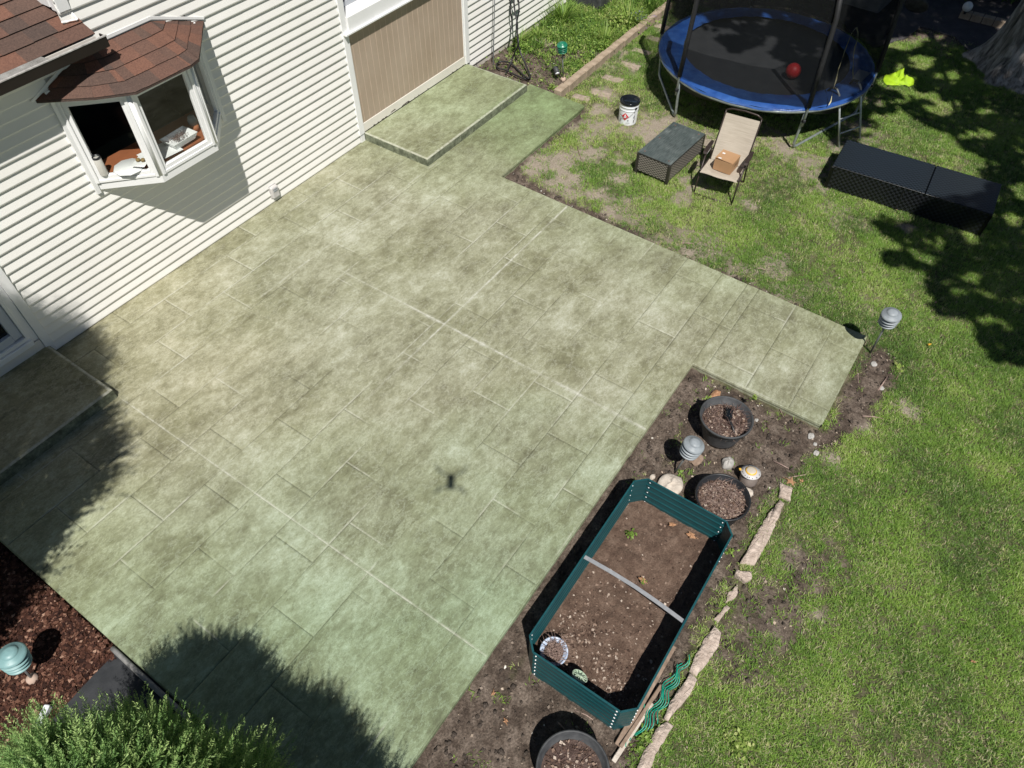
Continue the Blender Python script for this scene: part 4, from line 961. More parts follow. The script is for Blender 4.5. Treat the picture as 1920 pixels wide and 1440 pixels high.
def rock(px, py, r, label, mat, seed, z=.0):
    c = G(px, py, ZG+.03); o = MB().blob((0, 0, r[2]*.35), r, seed, 12, .16).build('rock', mat); o.location = (c.x, c.y, ZG); return tag(o, label, 'rock')
rock(1256, 912, (.15, .125, .075), 'large white rock at the corner of the teal raised bed', M['rock'], 1)
rock(1224, 893, (.032, .03, .03), 'small round white stone beside the large white rock', M['rock'], 2)
rock(1365, 868, (.075, .065, .06), 'grey stone between the two far planters', M['rockg'], 3)
rock(1306, 858, (.09, .07, .03), 'flat brown stone under the leaning grey path lamp', M['wood'], 4)
rock(1400, 922, (.06, .07, .04), 'pale stone wedged behind the planter of dead stems', M['rock'], 5)
rock(1342, 741, (.09, .05, .04), 'orange brown stone behind the planter with the black lamp', M['deadleaf'], 6)
for i, (a, b, r_) in enumerate(((1640, 680, .035), (1655, 725, .03), (1522, 815, .035), (1530, 830, .02), (1532, 847, .03), (1420, 785, .02))):
    rock(a, b, (r_*1.2, r_, r_*.5), ['pale stone crumb nearest the outer path lamp', 'pale stone crumb in the soil right of the slab end', 'white crumb below the slab corner, upper one', 'small white crumb below the slab corner, middle one', 'white crumb below the slab corner, lower one', 'small white crumb in the soil under the slab edge'][i], M['rockg'], 60+i)
# boards and sticks
def board(a, b, w_, th, mat, label, name='board', cat='board', z0=0., z1=0.):
    A = Vector(G(a[0], a[1], ZG+.03)); B = Vector(G(b[0], b[1], ZG+.03)); c = (A+B)/2; d = B-A
    A.z += z0; B.z += z1; c = (A+B)/2; d = B-A
    o = MB().box((0, 0, 0), (d.length, w_, th), 0, 0, min(th, w_)*.2).build(name, mat); o.location = (c.x, c.y, c.z)
    o.rotation_euler = (0, -math.asin(d.z/d.length), math.atan2(d.y, d.x)); return tag(o, label, cat)
board((1158, 1398), (1262, 1212), .055, .02, M['wood'], 'weathered board lying against the raised bed side', z0=.0, z1=.02)
board((1163, 1402), (1240, 1285), .03, .02, M['wood'], 'narrow board lying along the foot of the bed', z0=.025, z1=.0)
board((1150, 1428), (1222, 1318), .038, .022, M['rock'], 'pale narrow board sticking out past the planter')
sticks = [((1604, 690), (1610, 716), 'orange bark strip on the soil beside the slab end', .006), ((1647, 731), (1664, 706), 'pale split stick on the soil under the outer lamp', .009), ((1617, 780), (1655, 784), 'orange split stick on the grass below the slab corner', .009),
          ((1478, 895), (1532, 885), 'bare twig by the dead leaf at the end of the edging', .006), ((1450, 862), (1480, 878), 'bark strip beside the yellow lidded jar', .008), ((1438, 787), (1443, 808), 'thin dark twig in the soil between planter and slab', .005),
          ((1458, 760), (1470, 780), 'short twig under the slab edge', .005), ((1680, 712), (1690, 690), 'dark twig near the grass under the outer lamp', .006), ((1046, 1354), (1065, 1382), 'orange brown stick beside the near planter', .006), ((1078, 1330), (1118, 1352), 'curved twig at the near corner of the raised bed', .005),
          ((1078, 262), (1090, 300), 'thin dark twig standing in the worn lawn by the patio', .005), ((1275, 455), (1302, 456), 'dry brown stick on the lawn beyond the patio edge', .008), ((1418, 502), (1437, 506), 'dry stick at the patio edge', .008)]
for a, b, lb, r_ in sticks:
    A = G(a[0], a[1], ZG+.012); B = G(b[0], b[1], ZG+.012); A.z = gz(A.x, A.y)+r_; B.z = gz(B.x, B.y)+r_; c = (A+B)/2+Vector((rs.uniform(-.012, .012), rs.uniform(-.012, .012), .012))
    o = MB().tube([A-A, c-A, B-A], [r_, r_*.9, r_*.5], 6).build('stick', M['twig'] if 'dark' not in lb else M['twigd']); o.location = A; tag(o, lb, 'stick')
# green spiral stakes
for i in range(6):
    A = G(1172+i*11, 1402-i*9, ZG+.01); B = G(1258+i*7, 1262-i*6-(60 if i == 0 else 0), ZG+.02); mb = MB(); pts = []; d = (B-A); n_ = Vector((-d.y, d.x, 0)).normalized()
    for k in range(60):
        t = k/59; pts.append(d*t+n_*.020*math.sin(t*(16+i)+i)+Vector((0, 0, .018+.012*math.cos(t*(16+i)+i)+.01*(i % 3))))
    o = mb.tube(pts, .0042, 6).build('spiral_stake', M['gstake']); o.location = A
    tag(o, ['wavy green wire stake nearest the boards', 'second wavy green wire stake from the boards', 'third wavy green wire stake from the boards', 'fourth wavy green wire stake from the boards', 'fifth wavy green wire stake from the boards', 'wavy green wire stake nearest the edging stones'][i], 'plant stake', 'green wavy wire stakes beside the raised bed')
# feeder jar
fb = G(1402, 902, ZG); jar = empty('wasp_trap', (fb.x, fb.y, ZG), 0, 'smoky plastic trap jar with a speckled collar and yellow rimmed lid', 'trap jar'); jar.rotation_euler = (-.08, .1, 0)
MB().lathe([(.085, 0), (.09, .02), (.085, .08), (.065, .12), (.06, .13)]).build('jar_body', M['smoke'], jar)
MB().lathe([(.06, .131), (.098, .135), (.10, .142), (.05, .155)]).build('collar', M['outlet'], jar)
mb = MB()
for k in range(22):
    a = k*2.399; q = .066+.024*((k*7 % 5)/5); mb.blob((q*math.cos(a), q*math.sin(a), .149-.1*(q-.05)), (.008, .006, .0025), k, 4, .1)
o = mb.build('dark_spots', M['blackprint'], jar)
MB().lathe([(.056, .15), (.056, .165), (.046, .168)], (0, 0, 0), 30).build('yellow_rim', M['yellow'], jar)
MB().lathe([(.0465, .158), (.0465, .17), (.042, .173), (0, .171)], (0, 0, 0), 30).build('lid', M['beige'], jar)
MB().box((-.035, .10, .155), (.03, .022, .006), .6, 0, .002).build('tab', M['yellow'], jar)

# ---------------------------------------------------------------- lamps
def path_lamp(base, tip, ztip, label, mat, foot=None, s=1.0):
    b = G(base[0], base[1], ZG); t = G(tip[0], tip[1], ztip); d = (t-Vector((b.x, b.y, ZG))); L_ = d.length
    root = empty('path_lamp', (b.x, b.y, ZG), 0, label, 'garden lamp', 'louvred garden lamps round the patio'); q = d.to_track_quat('Z', 'Y'); root.rotation_mode = 'QUATERNION'; root.rotation_quaternion = q
    h = L_
    MB().lathe([(.011, -.05), (.011, h-.15*s)], (0, 0, 0), 12).build('pole', M['pole'], root)
    mb = MB().lathe([(r_*s, h+z*s) for r_, z in ((.0, -.035), (.06, -.036), (.103, -.05), (.108, -.044), (.106, -.036), (.094, -.022), (.062, -.010), (.058, 0), (.056, .006), (.03, .016), (0, .019))], (0, 0, 0), 40); mb.build('cap', mat, root)
    for k in range(3):
        z = -.088-.044*k; r_ = .104-.005*k
        MB().lathe([(.03*s, h+(z+.012)*s), (r_*s, h+(z-.006)*s), ((r_+.002)*s, h+z*s), (r_*s*.96, h+(z+.006)*s), (.03*s, h+(z+.02)*s)], (0, 0, 0), 36).build('louvre', mat, root)
    MB().lathe([(.04*s, h-.20*s), (.045*s, h-.19*s), (.05*s, h-.04*s)], (0, 0, 0), 24).build('lens', M['black_pl'], root)
    for k in range(3): a = k*2.1+.4; MB().lathe([(.006, 0), (.006, .004), (0, .005)], (.08*s*math.cos(a), .08*s*math.sin(a), h-.022*s), 8).build('screw', M['pole'], root)
    if foot: MB().lathe([(.05, -.02), (.045, .035), (.02, .05)], (0, 0, 0), 12).build('footing', foot, root)
    return root
path_lamp((1632, 661), (1674, 586), .67, 'grey louvred garden lamp standing upright at the outer corner of the slab', M['light_grey'])
path_lamp((1265, 886), (1304, 830), .50, 'grey louvred garden lamp leaning beside the two planters', M['light_grey'])
path_lamp((62, 1274), (17, 1224), .42, 'pale teal louvred garden lamp in the red brown mulch', M['teal'], M['concrete'], 1.05)
path_lamp((1056, 150), (1054, 81), .62, 'dark green louvred garden lamp in the weedy bed by the house', M['green_l'], M['concrete'], .82)
b = G(1042, 148, ZG); rt = empty('solar_spotlight', (b.x, b.y, ZG), .9, 'small black solar spotlight on a stake beside the green lamp', 'spotlight')
MB().tube([(0, 0, -.03), (0, 0, .10)], .012, 8).build('stake', M['black_pl'], rt)
MB().lathe([(.045, -.07), (.045, .05), (.03, .06)], (0, 0, .16), 20, Matrix.Rotation(R(60), 4, 'Y')).build('lamp_head', M['grey_pl'], rt)
MB().lathe([(.042, 0), (.0, .002)], (-.062, 0, .123), 20, Matrix.Rotation(R(60), 4, 'Y') @ Matrix.Rotation(math.pi, 4, 'X')).build('lens', M['pail'], rt)

# ---------------------------------------------------------------- pail
pb = G(1176, 227, ZG); pail = empty('paint_pail', (pb.x, pb.y, ZG), 0, 'white five gallon pail with a glossy black lid and a red hazard diamond', 'pail')
MB().lathe([(.142, 0), (.145, .004), (.1455, .012), (.1455, .014), (.150, .225), (.150, .228), (.1505, .236), (.154, .238), (.154, .246), (.151, .25), (.152, .292), (.156, .295), (.156, .303), (.152, .307), (.152, .312), (.1525, .34), (.153, .35)], (0, 0, 0), 56).build('body', M['pail'], pail)
MB().lathe([(.158, .335), (.161, .338), (.161, .366), (.156, .372), (.148, .372), (.143, .362), (.128, .360), (.124, .367), (.118, .367), (.113, .361), (0, .363)], (0, 0, 0), 56).build('lid', M['lid_black'], pail)
tv = math.atan2(-pb.y, -pb.x)                            # side of the pail that faces the patio
def patch(poly, th0, z0, rr=.1525, mat=None, name='print', off=0.0):
    mb = MB(); V = []; c = (sum(p[0] for p in poly)/len(poly), sum(p[1] for p in poly)/len(poly))
    P_ = []
    for i in range(len(poly)):
        a, b_ = poly[i], poly[(i+1) % len(poly)]; m = max(1, int(math.dist(a, b_)/.008))
        for k in range(m): P_.append((a[0]+(b_[0]-a[0])*k/m, a[1]+(b_[1]-a[1])*k/m))
    f = lambda u, v: ((rr+off)*math.cos(th0+u/rr), (rr+off)*math.sin(th0+u/rr), z0+v)
    n_ = len(P_); V = [f(*c)]+[f(c[0]+(p[0]-c[0])*s_, c[1]+(p[1]-c[1])*s_) for s_ in (.5, 1) for p in P_]
    F_ = [(0, 1+i, 1+(i+1) % n_) for i in range(n_)]+[(1+i, 1+n_+i, 1+n_+(i+1) % n_, 1+(i+1) % n_) for i in range(n_)]
    mb.add(V, F_); return mb.build(name, mat, pail)
th = tv-.28
patch([(-.062, 0), (0, -.062), (.062, 0), (0, .062)], th, .155, mat=M['red'], name='hazard_diamond')
flame = [(-.018, -.012), (-.010, -.022), (.012, -.022), (.020, -.010), (.016, .008), (.010, .004), (.008, .020), (.0, .034), (-.006, .022), (-.012, .012), (-.014, .0)]
patch(flame, th, .165, mat=M['whiteprint'], name='flame_symbol', off=.0012)
patch([(-.006, -.012), (.006, -.012), (.008, .002), (.0, .012), (-.007, .004)], th, .160, mat=M['greyprint'], name='flame_core', off=.002)
patch([(-.026, -.006), (.030, -.006), (.030, -.002), (-.026, -.002)], th, .143, mat=M['whiteprint'], name='white_rule', off=.0012)
patch([(-.095, .022), (-.02, -.010), (-.018, -.002), (-.093, .030)], th, .145, mat=M['blackprint'], name='handle_grip', off=.006)
patch([(-.012, -.01), (.012, -.01), (.012, .01), (-.012, .01)], th+.34, .095, mat=M['greyprint'], name='small_print_block')
for k, (w_, z) in enumerate(((.05, .06), (.07, .052), (.06, .044))): patch([(-w_/2, 0), (w_/2, 0), (w_/2, .0025), (-w_/2, .0025)], th+.35, z, mat=M['greyprint'], name='small_print_line')
for (a, z, w_, h, m_) in ((1.0, .225, .014, .03, 'blackprint'), (1.06, .19, .012, .02, 'greyprint'), (1.02, .165, .02, .012, 'blackprint'), (.98, .14, .03, .03, 'greyprint'), (.98, .075, .012, .05, 'blackprint'), (1.12, .11, .01, .04, 'greyprint'), (1.0, .29, .01, .02, 'blackprint'), (-.52, .085, .03, .05, 'greyprint')):
    patch([(-w_/2, -h/2), (w_/2, -h/2), (w_/2, h/2), (-w_/2, h/2)], th+a, z, mat=M[m_], name='side_print')
mb = MB(); pts = []
for k in range(25):
    t = k/24; a = th+1.05-1.35*t; pts.append((.165*math.cos(a), .165*math.sin(a), .29-.15*math.sin(t*math.pi*.62)))
mb.tube(pts, .0022, 5); mb.build('wire_handle', M['zinc'], pail)
mb = MB(); a = th+1.05; mb.box((.158*math.cos(a), .158*math.sin(a), .29), (.02, .03, .03), a); mb.build('handle_ear', M['black_pl'], pail)

# ---------------------------------------------------------------- wicker furniture
def weave(name, O, U, Vv, nu, nv, amp, mat, parent, n_=None, over=2):
    """woven face: alternate cells stand proud.  O origin, U and Vv full edge vectors."""
    O, U, Vv = Vector(O), Vector(U), Vector(Vv); n_ = U.cross(Vv).normalized(); P_ = []; F_ = []
    nu2, nv2 = nu*over, nv*over
    for j in range(nv2+1):
        for i in range(nu2+1):
            cu, cv = i/over, j/over; s1 = math.sin(math.pi*cu)*math.sin(math.pi*cv)
            sg = 1 if (int(cu)+int(cv)) % 2 == 0 else -1
            q = O+U*(i/nu2)+Vv*(j/nv2)+n_*(amp*abs(s1)*(1 if sg > 0 else .25)); P_.append(q)
    for j in range(nv2):
        for i in range(nu2): k = j*(nu2+1)+i; F_.append((k, k+1, k+nu2+2, k+nu2+1))
    at = [(1 if (i//over+j//over) % 2 == 0 else .35)*(abs(math.sin(math.pi*(i+.5)/over)*math.sin(math.pi*(j+.5)/over)) if over > 2 else 1) for j in range(nv2) for i in range(nu2)]
    mb = MB(); mb.add(P_, F_, 0, True); mb.t = at; return mb.build(name, mat, parent)
def wicker_box(name, label, cat, loc, rz, L_, W, H, leg, cell, mats, lids):
    root = empty(name, loc, rz, label, cat); a, b = L_/2, W/2; z0, z1 = leg, H-.022
    f = []
    for (O, U, Vv) in (((-a, -b, z0), (L_, 0, 0), (0, 0, z1-z0)), ((a, -b, z0), (0, W, 0), (0, 0, z1-z0)), ((a, b, z0), (-L_, 0, 0), (0, 0, z1-z0)), ((-a, b, z0), (0, -W, 0), (0, 0, z1-z0))):
        nu = int(Vector(U).length/cell[0]); nv = int((z1-z0)/cell[1]); weave('side_panel', O, U, Vv, nu, nv, cell[2], mats[0], root)
    for sx in (-1, 1):
        for sy in (-1, 1): MB().box((sx*(a-.012), sy*(b-.012), H/2-.01), (.045, .045, H-.02), 0, 0, .006).build('leg', mats[0], root)
    return root, a, b
tb, a, b = wicker_box('wicker_table', 'brown grey wicker coffee table with a dusty glass top', 'coffee table', (9.225, 3.42, ZG), -.063, 1.03, .54, .345, .06, (.030, .020, .006), (M['wicker_brown'],), 1)
MB().box((0, 0, .333), (1.045, .555, .018), 0, 0, .004).build('wicker_rim', M['wicker_brown'], tb)
MB().box((0, 0, .3455), (1.035, .545, .007), 0, 0, .002).build('glass_top', M['glasstop'], tb)
for (x, y) in ((-.44, -.2), (-.44, .2), (.44, -.2), (.44, .2), (0, .21)): MB().lathe([(.014, .3492), (.012, .351), (0, .3515)], (x, y, 0), 14).build('suction_pad', M['twigd'], tb)
oc = ((10.75+9.98)/2+.055, (1.29-.82)/2, ZG)
ot, a, b = wicker_box('wicker_bench', 'long low black wicker storage bench with two lids on the lawn', 'storage bench', (10.425, .235, ZG), math.atan2(-2.12, .12), 2.12, .775, .375, .012, (.036, .032, .011), (M['wicker_black'],), 2)
for (u0, u1) in ((-1.065, .195), (.202, 1.065)):
    l_ = MB().box(((u0+u1)/2, 0, .363), (u1-u0, .79, .016), 0, 0, .004).build('lid', M['wicker_lid'], ot)
    weave('lid_weave', (u0+.008, -.387, .3715), (u1-u0-.016, 0, 0), (0, .774, 0), int((u1-u0)/.032), int(.774/.032), .005, M['wicker_lid'], ot)
MB().box((-.06, -.392, .18), (.008, .012, .33)).build('panel_seam', M['blackprint'], ot)

# ---------------------------------------------------------------- folding chair with a carton
chc = Vector((9.07, 2.525)); Wd = Vector((.107, -.994)); Bk = Vector((.994, .107))
chair = empty('folding_chair', (chc.x, chc.y, ZG), 0, 'tan sling folding patio chair with a dark bronze frame', 'chair')
cp = lambda b_, w_, z: (Bk.x*b_+Wd.x*w_, Bk.y*b_+Wd.y*w_, z)
hw = .28
MB().tube([cp(-.30, -hw, .012), cp(-.30, hw, .012)], .012, 8).build('front_foot_bar', M['bronze'], chair)
MB().tube([cp(.32, -hw+.01, .012), cp(.32, hw-.01, .012)], .011, 8).build('rear_foot_bar', M['bronze'], chair)
for s_ in (-1, 1):
    MB().tube([cp(-.30, s_*hw, .012), cp(-.22, s_*hw, .30), cp(-.06, s_*(hw+.005), .56)], .0115, 8).build('front_leg', M['bronze'], chair)
    MB().tube([cp(.32, s_*(hw-.01), .012), cp(.22, s_*(hw-.008), .33), cp(.13, s_*(hw), .56)], .0115, 8).build('rear_leg', M['bronze'], chair)
    MB().tube([cp(-.27, s_*(hw-.012), .385), cp(.0, s_*(hw-.015), .36), cp(.20, s_*(hw-.015), .33), cp(.33, s_*(hw-.015), .335)], .011, 8).build('seat_rail', M['bronze'], chair)
    MB().tube([cp(.12, s_*(hw-.03), .33), cp(.28, s_*(hw-.028), .60), cp(.43, s_*(hw-.026), .90), cp(.45, s_*(hw-.03), .945)], .011, 8).build('back_rail', M['bronze'], chair)
    MB().tube([cp(-.06, s_*(hw+.01), .50), cp(.13, s_*(hw), .50)], .008, 6).build('arm_link', M['zinc'], chair)
    mb = MB(); pr_ = [(-.14, .565, .018), (-.11, .585, .028), (.0, .588, .03), (.14, .585, .026), (.22, .580, .018)]
    for p, q in zip(pr_[:-1], pr_[1:]):
        v = [cp(p[0], s_*(hw+.012)-p[2], p[1]), cp(q[0], s_*(hw+.012)-q[2], q[1]), cp(q[0], s_*(hw+.012)+q[2], q[1]), cp(p[0], s_*(hw+.012)+p[2], p[1])]
        mb.slab(v if (Vector(v[1])-Vector(v[0])).cross(Vector(v[2])-Vector(v[0])).z > 0 else v[::-1], .022)
    mb.build('armrest', M['bronze'], chair)
MB().tube([cp(.45, -hw+.03, .945), cp(.46, -.18, .975), cp(.465, 0, .985), cp(.46, .18, .975), cp(.45, hw-.03, .945)], .0125, 8).build('top_hoop', M['bronze'], chair)
def sheet(f, nu, nv, name, mat, parent, th=.004):
    mb = MB()
    for sd in (0, 1):
        V = [f(i/nu, j/nv, -th*sd) for j in range(nv+1) for i in range(nu+1)]
        F_ = [(j*(nu+1)+i, j*(nu+1)+i+1, (j+1)*(nu+1)+i+1, (j+1)*(nu+1)+i) for j in range(nv) for i in range(nu)]
        mb.add(V, F_ if not sd else [q[::-1] for q in F_], 0, True)
    return mb.build(name, mat, parent)
sheet(lambda u, v, t: cp(-.285+.50*v, (hw-.014)*(2*u-1), .392+.0*t-.055*v-.028*math.sin(math.pi*u)*math.sin(math.pi*min(1, v*1.1))-.03*max(0, .12-v)/.12+t+.01*math.sin(9*u)*max(0, .1-v)*5), 16, 12, 'seat', M['sling'], chair)
sheet(lambda u, v, t: cp(.135+.31*v+.022*math.sin(math.pi*u)*math.sin(math.pi*v)+t, (hw-.028)*(2*u-1), .35+.555*v), 14, 14, 'backrest', M['sling'], chair)
cb = empty('cardboard_box', (chc.x+.0, chc.y-.01, ZG+.363), -.02, 'small brown cardboard box with a gaping flap on the tan chair seat', 'box')
mb = MB(); a, b, h = .135, .13, .165
for (c, d_) in (((-a, 0, h/2), (.005, 2*b, h)), ((a, 0, h/2), (.005, 2*b, h)), ((0, -b, h/2), (2*a-.006, .005, h)), ((0, b, h/2), (2*a-.006, .005, h)), ((0, 0, .003), (2*a-.006, 2*b-.006, .005))): mb.box(c, d_)
mb.build('carton_sides', M['card'], cb)
MB().slab([(-a+.012, -b-.002, h+.002), (a+.002, -b-.002, h+.004), (a+.002, b+.002, h+.004), (-a+.004, b+.002, h+.016)], .004).build('top_flap', M['card'], cb)
MB().slab([(-a+.012, .05, h+.0175), (-a+.04, .05, h+.016), (-a+.04, .095, h+.016), (-a+.012, .095, h+.0178)], .001).build('paper_label', M['tape'], cb)
MB().slab([(.02, .06, h+.0125), (.055, .06, h+.0105), (.055, .1, h+.0105), (.02, .1, h+.0125)], .001).build('paper_label', M['tape'], cb)
for k in range(3): MB().box((-.01+.04*k, -b-.0035, .09), (.018, .001, .05)).build('printed_mark', M['cardin'], cb)

# ---------------------------------------------------------------- trampoline
TC = Vector((11.88, 3.14)); TR = 1.68; RI = 1.31; TZ = .60
tr = empty('trampoline', (TC.x, TC.y, ZG), 0, 'round trampoline with blue padded edge and black safety net', 'trampoline')
zt = TZ-ZG
MB().tube([(TR*math.cos(2*math.pi*k/64), TR*math.sin(2*math.pi*k/64), zt-.030) for k in range(64)], .026, 10, closed=True).build('frame_ring', M['steel'], tr)
def disc(name, r0, r1, zf, mat, nr, na, under=True):
    mb = MB(); V = []; F_ = []
    for i in range(nr+1):
        for k in range(na):
            t = i/nr; r_ = r0+(r1-r0)*t; a = 2*math.pi*k/na; V.append((r_*math.cos(a), r_*math.sin(a), zf(t, a)))
    for i in range(nr):
        for k in range(na): F_.append((i*na+k, (i+1)*na+k, (i+1)*na+(k+1) % na, i*na+(k+1) % na))
    mb.add(V, F_, 0, True)
    return mb.build(name, mat, tr)
disc('jump_mat', .001, RI+.06, lambda t, a: zt-.012-.035*(1-t*t), M['mat'], 12, 72)
disc('edge_pad', RI, TR+.012, lambda t, a: zt+.030+.022*math.sin(math.pi*t)+.006*math.sin(a*17+t*3)*math.sin(a*5)+.004*math.sin(a*41)-(.016*max(0, t-.86)/.14), M['blue'], 12, 144)
disc('pad_skirt', TR+.012, TR+.026, lambda t, a: zt+.014+.006*math.sin(a*23)-(.022+.008*math.sin(a*11+1))*t, M['blue'], 1, 144)
disc('under_mat', TR-.16, TR-.02, lambda t, a: zt-.065-.012*math.sin(a*9)-.10*(1-t)*(1.2+math.sin(a*3+.6)), M['black_pl'], 2, 96)
MB().slab([(.16*0-.03-.42+.36, -1.57, zt+.058), (.30, -1.60, zt+.05), (.28, -1.42, zt+.062), (-.12, -1.42, zt+.066)], .002).build('warning_patch', M['greyprint'], tr)
legpairs = [(152.5, 103), (222.7, 283), (343, 30)]
def pol(deg, r_, z): a = R(deg); return Vector((r_*math.cos(a), r_*math.sin(a), z))
for (a0, a1) in legpairs:
    A, B = pol(a0, TR-.03, .02), pol(a1, TR-.03, .02); d = (B-A).normalized()
    pts = [pol(a0, TR, zt)]
    pts += [pol(a0, TR-.005, zt*.6)-d*.0, A+Vector((0, 0, .09)), A+d*.025+Vector((0, 0, .02)), A+d*.1, B-d*.1, B-d*.025+Vector((0, 0, .02)), B+Vector((0, 0, .09)), pol(a1, TR-.005, zt*.6), pol(a1, TR, zt)]
    MB().tube(pts, .021, 10).build('leg', M['steel'], tr)
poles = []
for i, dg in enumerate((152.5, 222.7, 283, 343, 30, 103)):
    lean = .10; H1 = 2.35
    P0, P1 = pol(dg, TR+.035, zt-.25), pol(dg, TR+.035, zt+.05); P2 = pol(dg, TR-.03, zt+1.3); P3 = pol(dg, TR-.16, zt+1.72); poles.append((P1, P2, P3))
    MB().tube([P0, P1, P2, P3], .018, 8).build('net_pole', M['steel'], tr)
    MB().tube([P1, P1.lerp(P2, .5), P2, P3], .036, 10).build('foam_sleeve', M['foam'], tr)
    MB().box(tuple(P0+Vector((0, 0, .08))), (.05, .05, .05), R(dg), 0, .008).build('pole_clamp', M['black_pl'], tr)
mb = MB(); order = [5, 0, 1, 2, 3, 4]
for i in range(6):
    A, B = poles[order[i]], poles[order[(i+1) % 6]]; nu, nv = 10, 8
    def f(u, v):
        p = [A[0].lerp(B[0], u), A[1].lerp(B[1], u), A[2].lerp(B[2], u)]; q = p[0].lerp(p[1], v/.75) if v < .75 else p[1].lerp(p[2], (v-.75)/.25)
        bow = math.sin(math.pi*u); c = Vector((q.x, q.y, 0)); rr = c.length; tgt = rr+(.22*(1-v)**2.2)*bow-.02; c = c.normalized()*(tgt+.012*math.sin(u*14+v*3))
        return (c.x, c.y, q.z-.12*bow*v)
    V = [f(a/nu, b/nv) for b in range(nv+1) for a in range(nu+1)]
    mb.add(V, [(b*(nu+1)+a, b*(nu+1)+a+1, (b+1)*(nu+1)+a+1, (b+1)*(nu+1)+a) for b in range(nv) for a in range(nu)], 0, True)
mb.build('safety_net', M['net'], tr)
def ribbon(px, zs, w_, name, mat, parent, root, label=None):
    P_ = [Vector(G(a, b, z))-Vector(root) for (a, b), z in zip(px, zs)]; mb = MB(); V = []; F_ = []
    for i, p in enumerate(P_):
        a = i*1.1; s_ = CR*math.cos(a)*w_+Vector((0, 0, 1))*math.sin(a)*w_; V += [p-s_, p+s_]
        if i: F_.append((2*i-2, 2*i-1, 2*i+1, 2*i))
    mb.add(V, F_); return mb.build(name, mat, parent)
ro = (TC.x, TC.y, ZG)
ribbon([(1606, 51), (1597, 62), (1592, 75), (1584, 95), (1580, 108), (1572, 130), (1568, 150), (1562, 168), (1558, 190), (1554, 197)], [1.25, 1.2, 1.15, 1.08, 1.0, .95, .9, .8, .7, .66], .010, 'net_strap', M['strap'], tr, ro)
ribbon([(1606, 51), (1609, 62), (1608, 75), (1603, 88), (1600, 105), (1600, 120), (1599, 135), (1600, 148), (1606, 156), (1611, 158)], [1.25, 1.15, 1.05, .95, .87, .82, .78, .72, .69, .68], .011, 'net_strap', M['strap'], tr, ro)
# ladder
la, lb_ = G(1573, 276, ZG), G(1612, 262, ZG)
ld = empty('ladder', (la.x, la.y, ZG), 0, 'grey tubular ladder hooked on the trampoline rim', 'ladder')
dl = Vector((lb_.x-la.x, lb_.y-la.y, 0)); inn = (Vector((TC.x, TC.y, 0))-Vector((la.x+dl.x/2, la.y+dl.y/2, 0))).normalized()
for k, off in enumerate((Vector((0, 0, 0)), dl)):
    MB().tube([off, off+inn*.22+Vector((0, 0, .55)), off+inn*.30+Vector((0, 0, .73)), off+inn*.36+Vector((0, 0, .79)), off+inn*.45+Vector((0, 0, .78)), off+inn*.50+Vector((0, 0, .70))], .016, 9).build('side_rail', M['ladder'], ld)
    MB().tube([off+inn*.37+Vector((0, 0, .795)), off+inn*.45+Vector((0, 0, .785)), off+inn*.505+Vector((0, 0, .69))], .02, 9).build('rubber_hook', M['black_pl'], ld)
for t in (.35, .72): o_ = inn*.22*t+Vector((0, 0, .55*t)); MB().tube([o_, o_+dl], .012, 8).build('rung', M['ladder'], ld)
bl = G(1488, 131, TZ+.10)
o = MB().lathe([(.115*math.sin(math.pi*k/16), .115*math.cos(math.pi*(1-k/16))) for k in range(17)], (0, 0, 0), 28).build('ball', M['redball']); o.location = (bl.x, bl.y, TZ+.085); tag(o, 'red rubber ball lying on the trampoline mat', 'ball')
# lime cloth
c0 = G(1685, 148, ZG+.05); mb = MB()
out = [(1658, 143), (1670, 138), (1676, 135), (1682, 139), (1692, 138), (1698, 148), (1706, 149), (1714, 153), (1713, 159), (1705, 161), (1696, 158), (1680, 160), (1662, 158), (1656, 150)]
pw = [G(a, b, ZG+.03)-c0 for a, b in out]; V = []; n_ = len(out); rings = 8
for i in range(rings+1):
    for k, p in enumerate(pw):
        for h in (0, .5):
            q = p.lerp(pw[(k+1) % n_], h); t = i/rings; rr_n = abs(float(fbm(np.array(q.x*t+5), np.array(q.y*t+3), 8, 3, 4))-.5)*3; V.append((q.x*t, q.y*t, .015+.13*(1-t**2)**.7*(.15+rr_n)+.04*rr_n))
F_ = []; m = 2*n_
for i in range(rings):
    for k in range(m): F_.append((i*m+k, (i+1)*m+k, (i+1)*m+(k+1) % m, i*m+(k+1) % m))
mb.add(V, F_, 0, True); o = mb.build('crumpled_cloth', M['lime']); o.location = (c0.x, c0.y, ZG); tag(o, 'crumpled lime yellow cloth lying on the shaded lawn', 'cloth')

# ---------------------------------------------------------------- hose, cable, pipe, fabric
def wpath(pts): return [Vector(p) for p in pts]
def smooth(pts, n_=6):
    P_ = [Vector(p) for p in pts]; out = []
    for i in range(len(P_)-1):
        a, b, c, d = P_[max(0, i-1)], P_[i], P_[i+1], P_[min(len(P_)-1, i+2)]
        for k in range(n_):
            t = k/n_; out.append(.5*((2*b)+(c-a)*t+(2*a-5*b+4*c-d)*t*t+(3*b-a-3*c+d)*t**3))
    return out+[P_[-1]]
def P2(px, py, z): return G(px, py, z)
hose = MB()
def WY(px, py, Y):
    d = ray(px, py); t = (Y-CAM.y)/d.y; return CAM+d*t
pa = [WY(963, 0, 7.38), WY(966, 25, 7.3), WY(970, 45, 7.2), WY(970, 70, 7.0), P2(975, 95, .2), P2(985, 120, .05), P2(994, 145, -.03), P2(985, 148, -.03), P2(965, 140, -.03), P2(950, 132, -.03), P2(935, 128, -.03), P2(931, 122, -.03), P2(938, 116, -.02), P2(955, 117, 0), P2(965, 125, -.03), P2(975, 135, -.03), P2(990, 147, 0), P2(994, 140, .0)]
hose.tube(smooth(pa), .014, 8)
